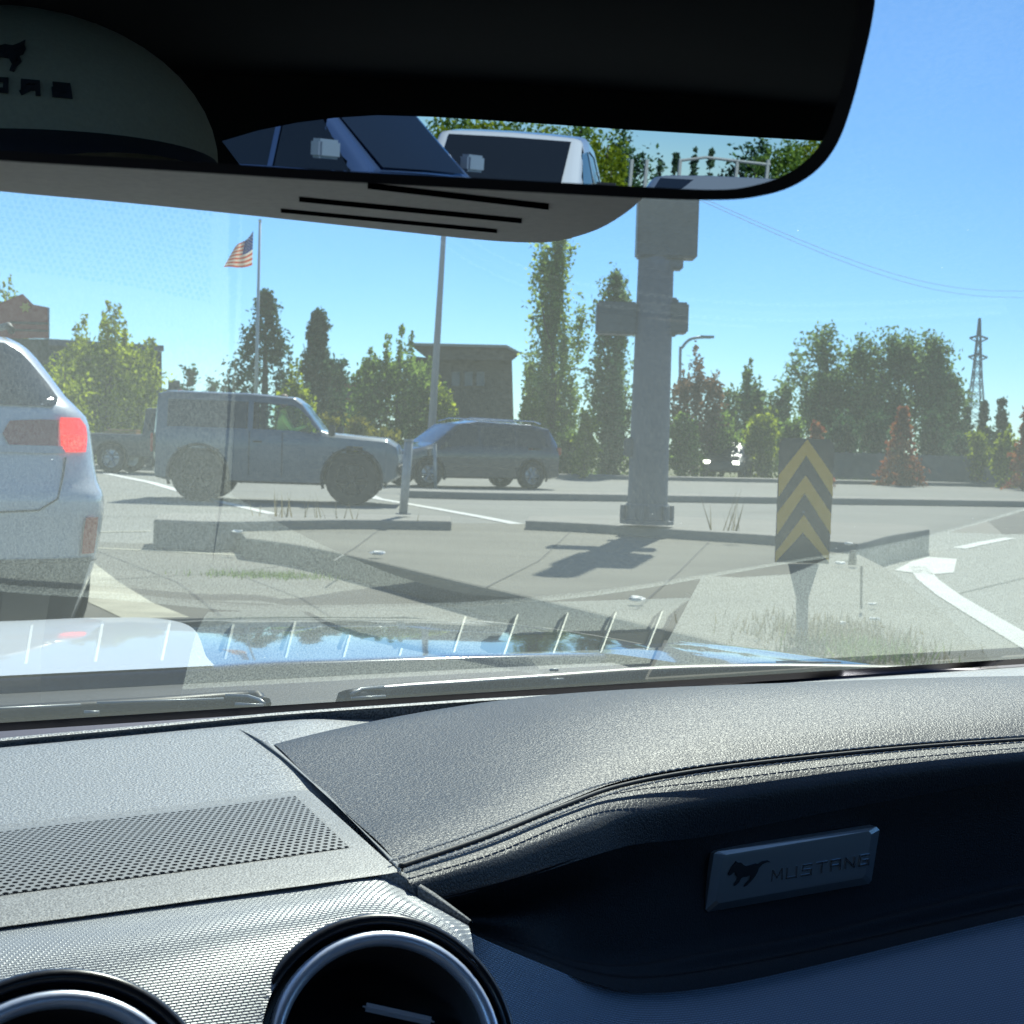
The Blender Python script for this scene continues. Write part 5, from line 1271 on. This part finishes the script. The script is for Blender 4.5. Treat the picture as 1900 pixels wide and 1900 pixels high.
# driver, seen in the mirror
hc = RDst(40, 345, .95); hf = (C2 * 0 + (mp0 - hc)); hf.z = 0; hf.normalize()
hf = (hf + Vector((.1, .0, 0))).normalized()
m_shirt = M('dark_shirt', (.03, .03, .035), .8)
base = hc - Vector((0, 0, .72)) - hf * .06
drv2 = person('driver in a tan cap seen in the rear-view mirror', base, CF_, m_shirt, 'shirt', lambda s, f, r, U: (U * .2 + r * .22 * s + f * .08, U * .06 + r * .1 * s + f * .26), headc=hc - hf * .035 - Vector((0, 0, .045)))
m_cap = M('tan_cap_cloth', (.34, .30, .21), .85, noise=.06, nscale=400, bump=.3, bscale=900)
hr = hf.cross(Vector((0, 0, 1))).normalized()
bm = bmesh.new(); bmesh.ops.create_uvsphere(bm, u_segments=40, v_segments=24, radius=1)
bmesh.ops.delete(bm, geom=[v for v in bm.verts if v.co.z < -.02], context='VERTS')
cbase = hc + Vector((0, 0, .018)); ca, cb_, cc_ = .112, .118, .082
def capP(x, y, z, k=1.0): return cbase + hr * (x * ca * k) + hf * (y * cb_ * k) + Vector((0, 0, z * cc_ * k))
for v in bm.verts: v.co = capP(v.co.x, v.co.y, v.co.z) - base
me = bpy.data.meshes.new('cap'); bm.to_mesh(me); bm.free(); cap = link('cap', me, m_cap, drv2, smooth=True)
rows = []
for t in np.linspace(0, 1, 8):
    r = []
    for a in np.linspace(-.95, .95, 21):
        x = math.sin(a) * (1 + .02 * t); y = math.cos(a) + t * .62 * math.cos(a * 1.1) ** .8 if abs(a) < 1.2 else math.cos(a)
        z = -.02 + .20 * math.cos(a * 1.2) - .13 * t * math.cos(a) - .42 * t * (math.sin(a) ** 2)
        r.append(capP(x, y, z * .9) - base)
    rows.append(r)
me = grid_mesh(rows, 1, 1); br_ = link('brim', me, M('brim_dark', (.03, .022, .03), .8), cap, smooth=True)
# cap lettering and emblem wrapped on the crown front
wrap = MB()
def cappt(a, e, k=1.012): return capP(math.sin(a) * math.cos(e), math.cos(a) * math.cos(e), math.sin(e), k) - base
cm = MB(); letters(cm, 'BRONCO', Vector((0, 0, 0)), Vector((1, 0, 0)), Vector((0, 1, 0)), Vector((0, 0, 1)), .075, .05, .075, .024, .008)
tw_ = 6 * .075 + 5 * .075
cm2 = MB(); cm2.add([cappt(-(v.x - tw_ / 2) * 1.0 - .48, .38 + v.y * 1.4, 1.008 + v.z) for v in cm.v], cm.f)
m_ink = M('cap_print', (.012, .012, .016), .8); cm2.build('cap_lettering', m_ink, cap)
bh = [(0, .42), (.1, .5), (.2, .46), (.3, .56), (.34, .7), (.42, .8), (.5, .74), (.6, .8), (.75, .78), (.88, .88), (1, 1.0), (.98, .84), (1.0, .72), (.95, .55), (.88, .5), (.92, .34), (.84, .2), (.8, .05), (.72, .08), (.76, .25), (.7, .4), (.55, .42), (.45, .3), (.5, .15), (.4, .1), (.36, .28), (.3, .36), (.18, .3), (.12, .14), (.05, .18), (.12, .34)]
em = MB(); em.prism([cappt((x - .5) * .30 - .42, .50 + y * .28, 1.006) for x, y in bh], [cappt((x - .5) * .30 - .42, .50 + y * .28, 1.014) for x, y in bh]); em.build('cap_emblem', m_ink, cap)

# ------------------------------------------------------------------ things behind us, seen in the mirror
def RG(px, py, D):
    p = RDst(px, py, D); return Vector((p.x, p.y, 0))
rdir = refl(950, 300); raz = math.atan2(rdir.y, rdir.x)
# white pickup
eR = (refl(1100, 300) - refl(800, 300)); eR.z = 0; eR.normalize()
def heading(t, a, b): h = (C2 - t); h.z = 0; h.normalize(); h = h * a + eR * b; return h.normalized()
T_ = RG(930, 300, 16.5); h = heading(T_, .985, -.17); L = T_ - h * 1.0; face = math.atan2(h.y, h.x)
st = [(-2.9, .9, .5, 1.0, 1.05, .9), (-.9, 1, .45, 1.04, 1.08, .92), (-.85, 1, .45, 1.12, 1.82, .76), (.0, 1, .42, 1.12, 1.9, .78), (.5, 1, .42, 1.12, 1.86, .78), (1.2, 1, .42, 1.1, 1.24, .84), (2.5, .98, .45, 1.05, 1.12, .82), (2.75, .9, .5, .9, .95, .75)]
wpk, sy = vehicle('pickup', 'white pickup behind us, filling the middle of the mirror', 'pickup', L, face, st, 1.0, [[(-.7, 1.2), (.1, 1.2), (.1, 1.76), (-.6, 1.74)], [(.16, 1.2), (1.05, 1.2), (.55, 1.74), (.16, 1.78)]], [-1.9, 1.8], p_wht, r=.4,
    screens=[('windscreen', 1.2, 1.26, .56, 1.80, .80, .86, m_gd)])
for s_ in (1, -1): MB().box((1.0, s_ * 1.14, 1.30), (.12, .26, .22)).build('door_mirror', m_blk, wpk, bevel=.03)
# blue pickup/SUV in the next lane, close
T_ = RG(600, 300, 14.0); h = heading(T_, .55, .80); sN = Vector((h.y, -h.x, 0)); sN = sN if sN.dot(C2 - T_) > 0 else -sN
L = T_ - h * .9 - sN * 1.14; face = math.atan2(h.y, h.x)
p_blu = M('blue_grey_paint', (.06, .10, .20), .25, .3, coat=1)
bsv, sy = vehicle('pickup', 'blue-grey pickup close behind in the next lane, at the left end of the mirror view', 'pickup', L, face, [(a, b_, c, d + .1, e_ + .1, f_) for a, b_, c, d, e_, f_ in st], 1.0, [[(-.7, 1.3), (.1, 1.3), (.1, 1.86), (-.6, 1.84)], [(.16, 1.3), (1.05, 1.3), (.55, 1.84), (.16, 1.88)]], [-1.9, 1.8], p_blu, r=.42,
    screens=[('windscreen', 1.2, 1.36, .56, 1.90, .80, .86, m_gd)])
for s_ in (1, -1): MB().box((.95, s_ * 1.18, 1.50), (.13, .30, .17)).build('door_mirror', M('mirror_shell', (.14, .18, .24), .3, 0, coat=1), bsv, bevel=.025)
# grey car low at right end of mirror
D = 9.5; L = RG(1420, 300, D); toC = C2 - L; face = math.atan2(toC.y, toC.x)
st = [(-1.9, .85, .35, .8, .9, .7), (-1.8, 1, .3, .9, 1.15, .75), (-1.2, 1, .28, .92, 1.36, .76), (.1, 1, .28, .92, 1.40, .76), (.9, 1, .28, .9, 1.0, .8), (1.8, .93, .3, .78, .84, .74), (2.0, .8, .36, .6, .64, .6)]
p_slv = M('silver_grey_paint', (.28, .31, .33), .3, .3, coat=1)
gcar, sy = vehicle('car', 'silver-grey car low at the right end of the mirror view', 'car', L, face + .15, st, .87, [[(-1.2, .97), (-.1, .97), (-.1, 1.30), (-1.1, 1.28)], [(-.04, .97), (.7, .97), (.2, 1.28), (-.04, 1.30)]], [-1.25, 1.2], p_slv, r=.32, screens=[('windscreen', .88, .98, .14, 1.36, .86, .9, m_gd)])
# frame structure behind
gt = thing('gate_frame', 'pale metal frame with thin posts behind the silver-grey car in the mirror', 'frame', RG(1330, 300, 24)); o_ = gt.location
def rz_(px, py, D): return RDst(px, py, D) - o_
m_pf = M('pale_frame', (.35, .36, .34), .6)
gmb = MB()
for px in (1172, 1200, 1262, 1368, 1425): 
    a = rz_(px, 300, 24); gmb.tube([(a.x, a.y, 0), (a.x, a.y, rz_(px, 296, 24).z + o_.z)], .03, 6)
gmb.tube([rz_(1262, 298, 24), rz_(1310, 292, 24), rz_(1430, 306, 24)], .025, 6); gmb.build('tubes', m_pf, gt)
# trees behind
rr = random.Random(3)
TB = [(790, 232, 40, 60, L_yel), (840, 205, 46, 70, L_grn), (900, 215, 44, 70, L_yel), (960, 200, 50, 80, L_grn), (1020, 222, 42, 60, L_yel), (1080, 205, 46, 70, L_grn), (1130, 235, 40, 45, L_yel), (1165, 220, 50, 40, L_dk),
      (1225, 300, 60, 22, L_con), (1255, 285, 62, 16, L_con), (1290, 278, 60, 16, L_con), (1320, 280, 60, 18, L_con), (1410, 262, 45, 45, L_dk), (1450, 245, 42, 55, L_grn), (1500, 240, 44, 60, L_yel), (1550, 235, 46, 60, L_grn), (720, 215, 50, 60, L_grn), (640, 210, 48, 60, L_dk), (560, 220, 50, 60, L_grn), (480, 230, 52, 60, L_dk)]
for i, (px, py, D, hw, mt) in enumerate(TB):
    p = RDst(px, py, D); tot = D + .45; R = hw * (1.5 if mt is not L_con else .8) * tot / FP
    con = mt is L_con
    tree(['leafy tree left of the white pickup in the mirror', 'tall green tree over the white pickup roof, left, in the mirror', 'yellow-green tree over the white pickup roof in the mirror', 'tall green tree over the middle of the white pickup roof in the mirror', 'yellow-green tree over the right of the white pickup roof in the mirror', 'green tree above the white pickup door mirror', 'yellow-green tree right of the white pickup in the mirror', 'dark tree beside the blue gap of sky in the mirror',
          'leftmost small conifer under the sky gap in the mirror', 'second small conifer under the sky gap in the mirror', 'third small conifer under the sky gap in the mirror', 'rightmost small conifer under the sky gap in the mirror', 'dark rounded tree right of the sky gap in the mirror', 'green tree near the right end of the mirror', 'yellow-green tree near the right end of the mirror', 'green tree at the very right end of the mirror view', 'green tree seen through the gap behind the blue pickup', 'dark tree over the blue pickup cab in the mirror', 'green tree behind the blue pickup cab in the mirror', 'dark tree at the left end of the mirror view'][i],
         0, 0, 0, D, 'conifer' if con else 'broad', mt, 200 + i, 2200 if not con else 900, name='conifer_tree' if con else 'deciduous_tree', loc=(p.x, p.y, 0), dims=(max(p.z, 1.6), R), base_t=.03, leaf=1.0, group=None)
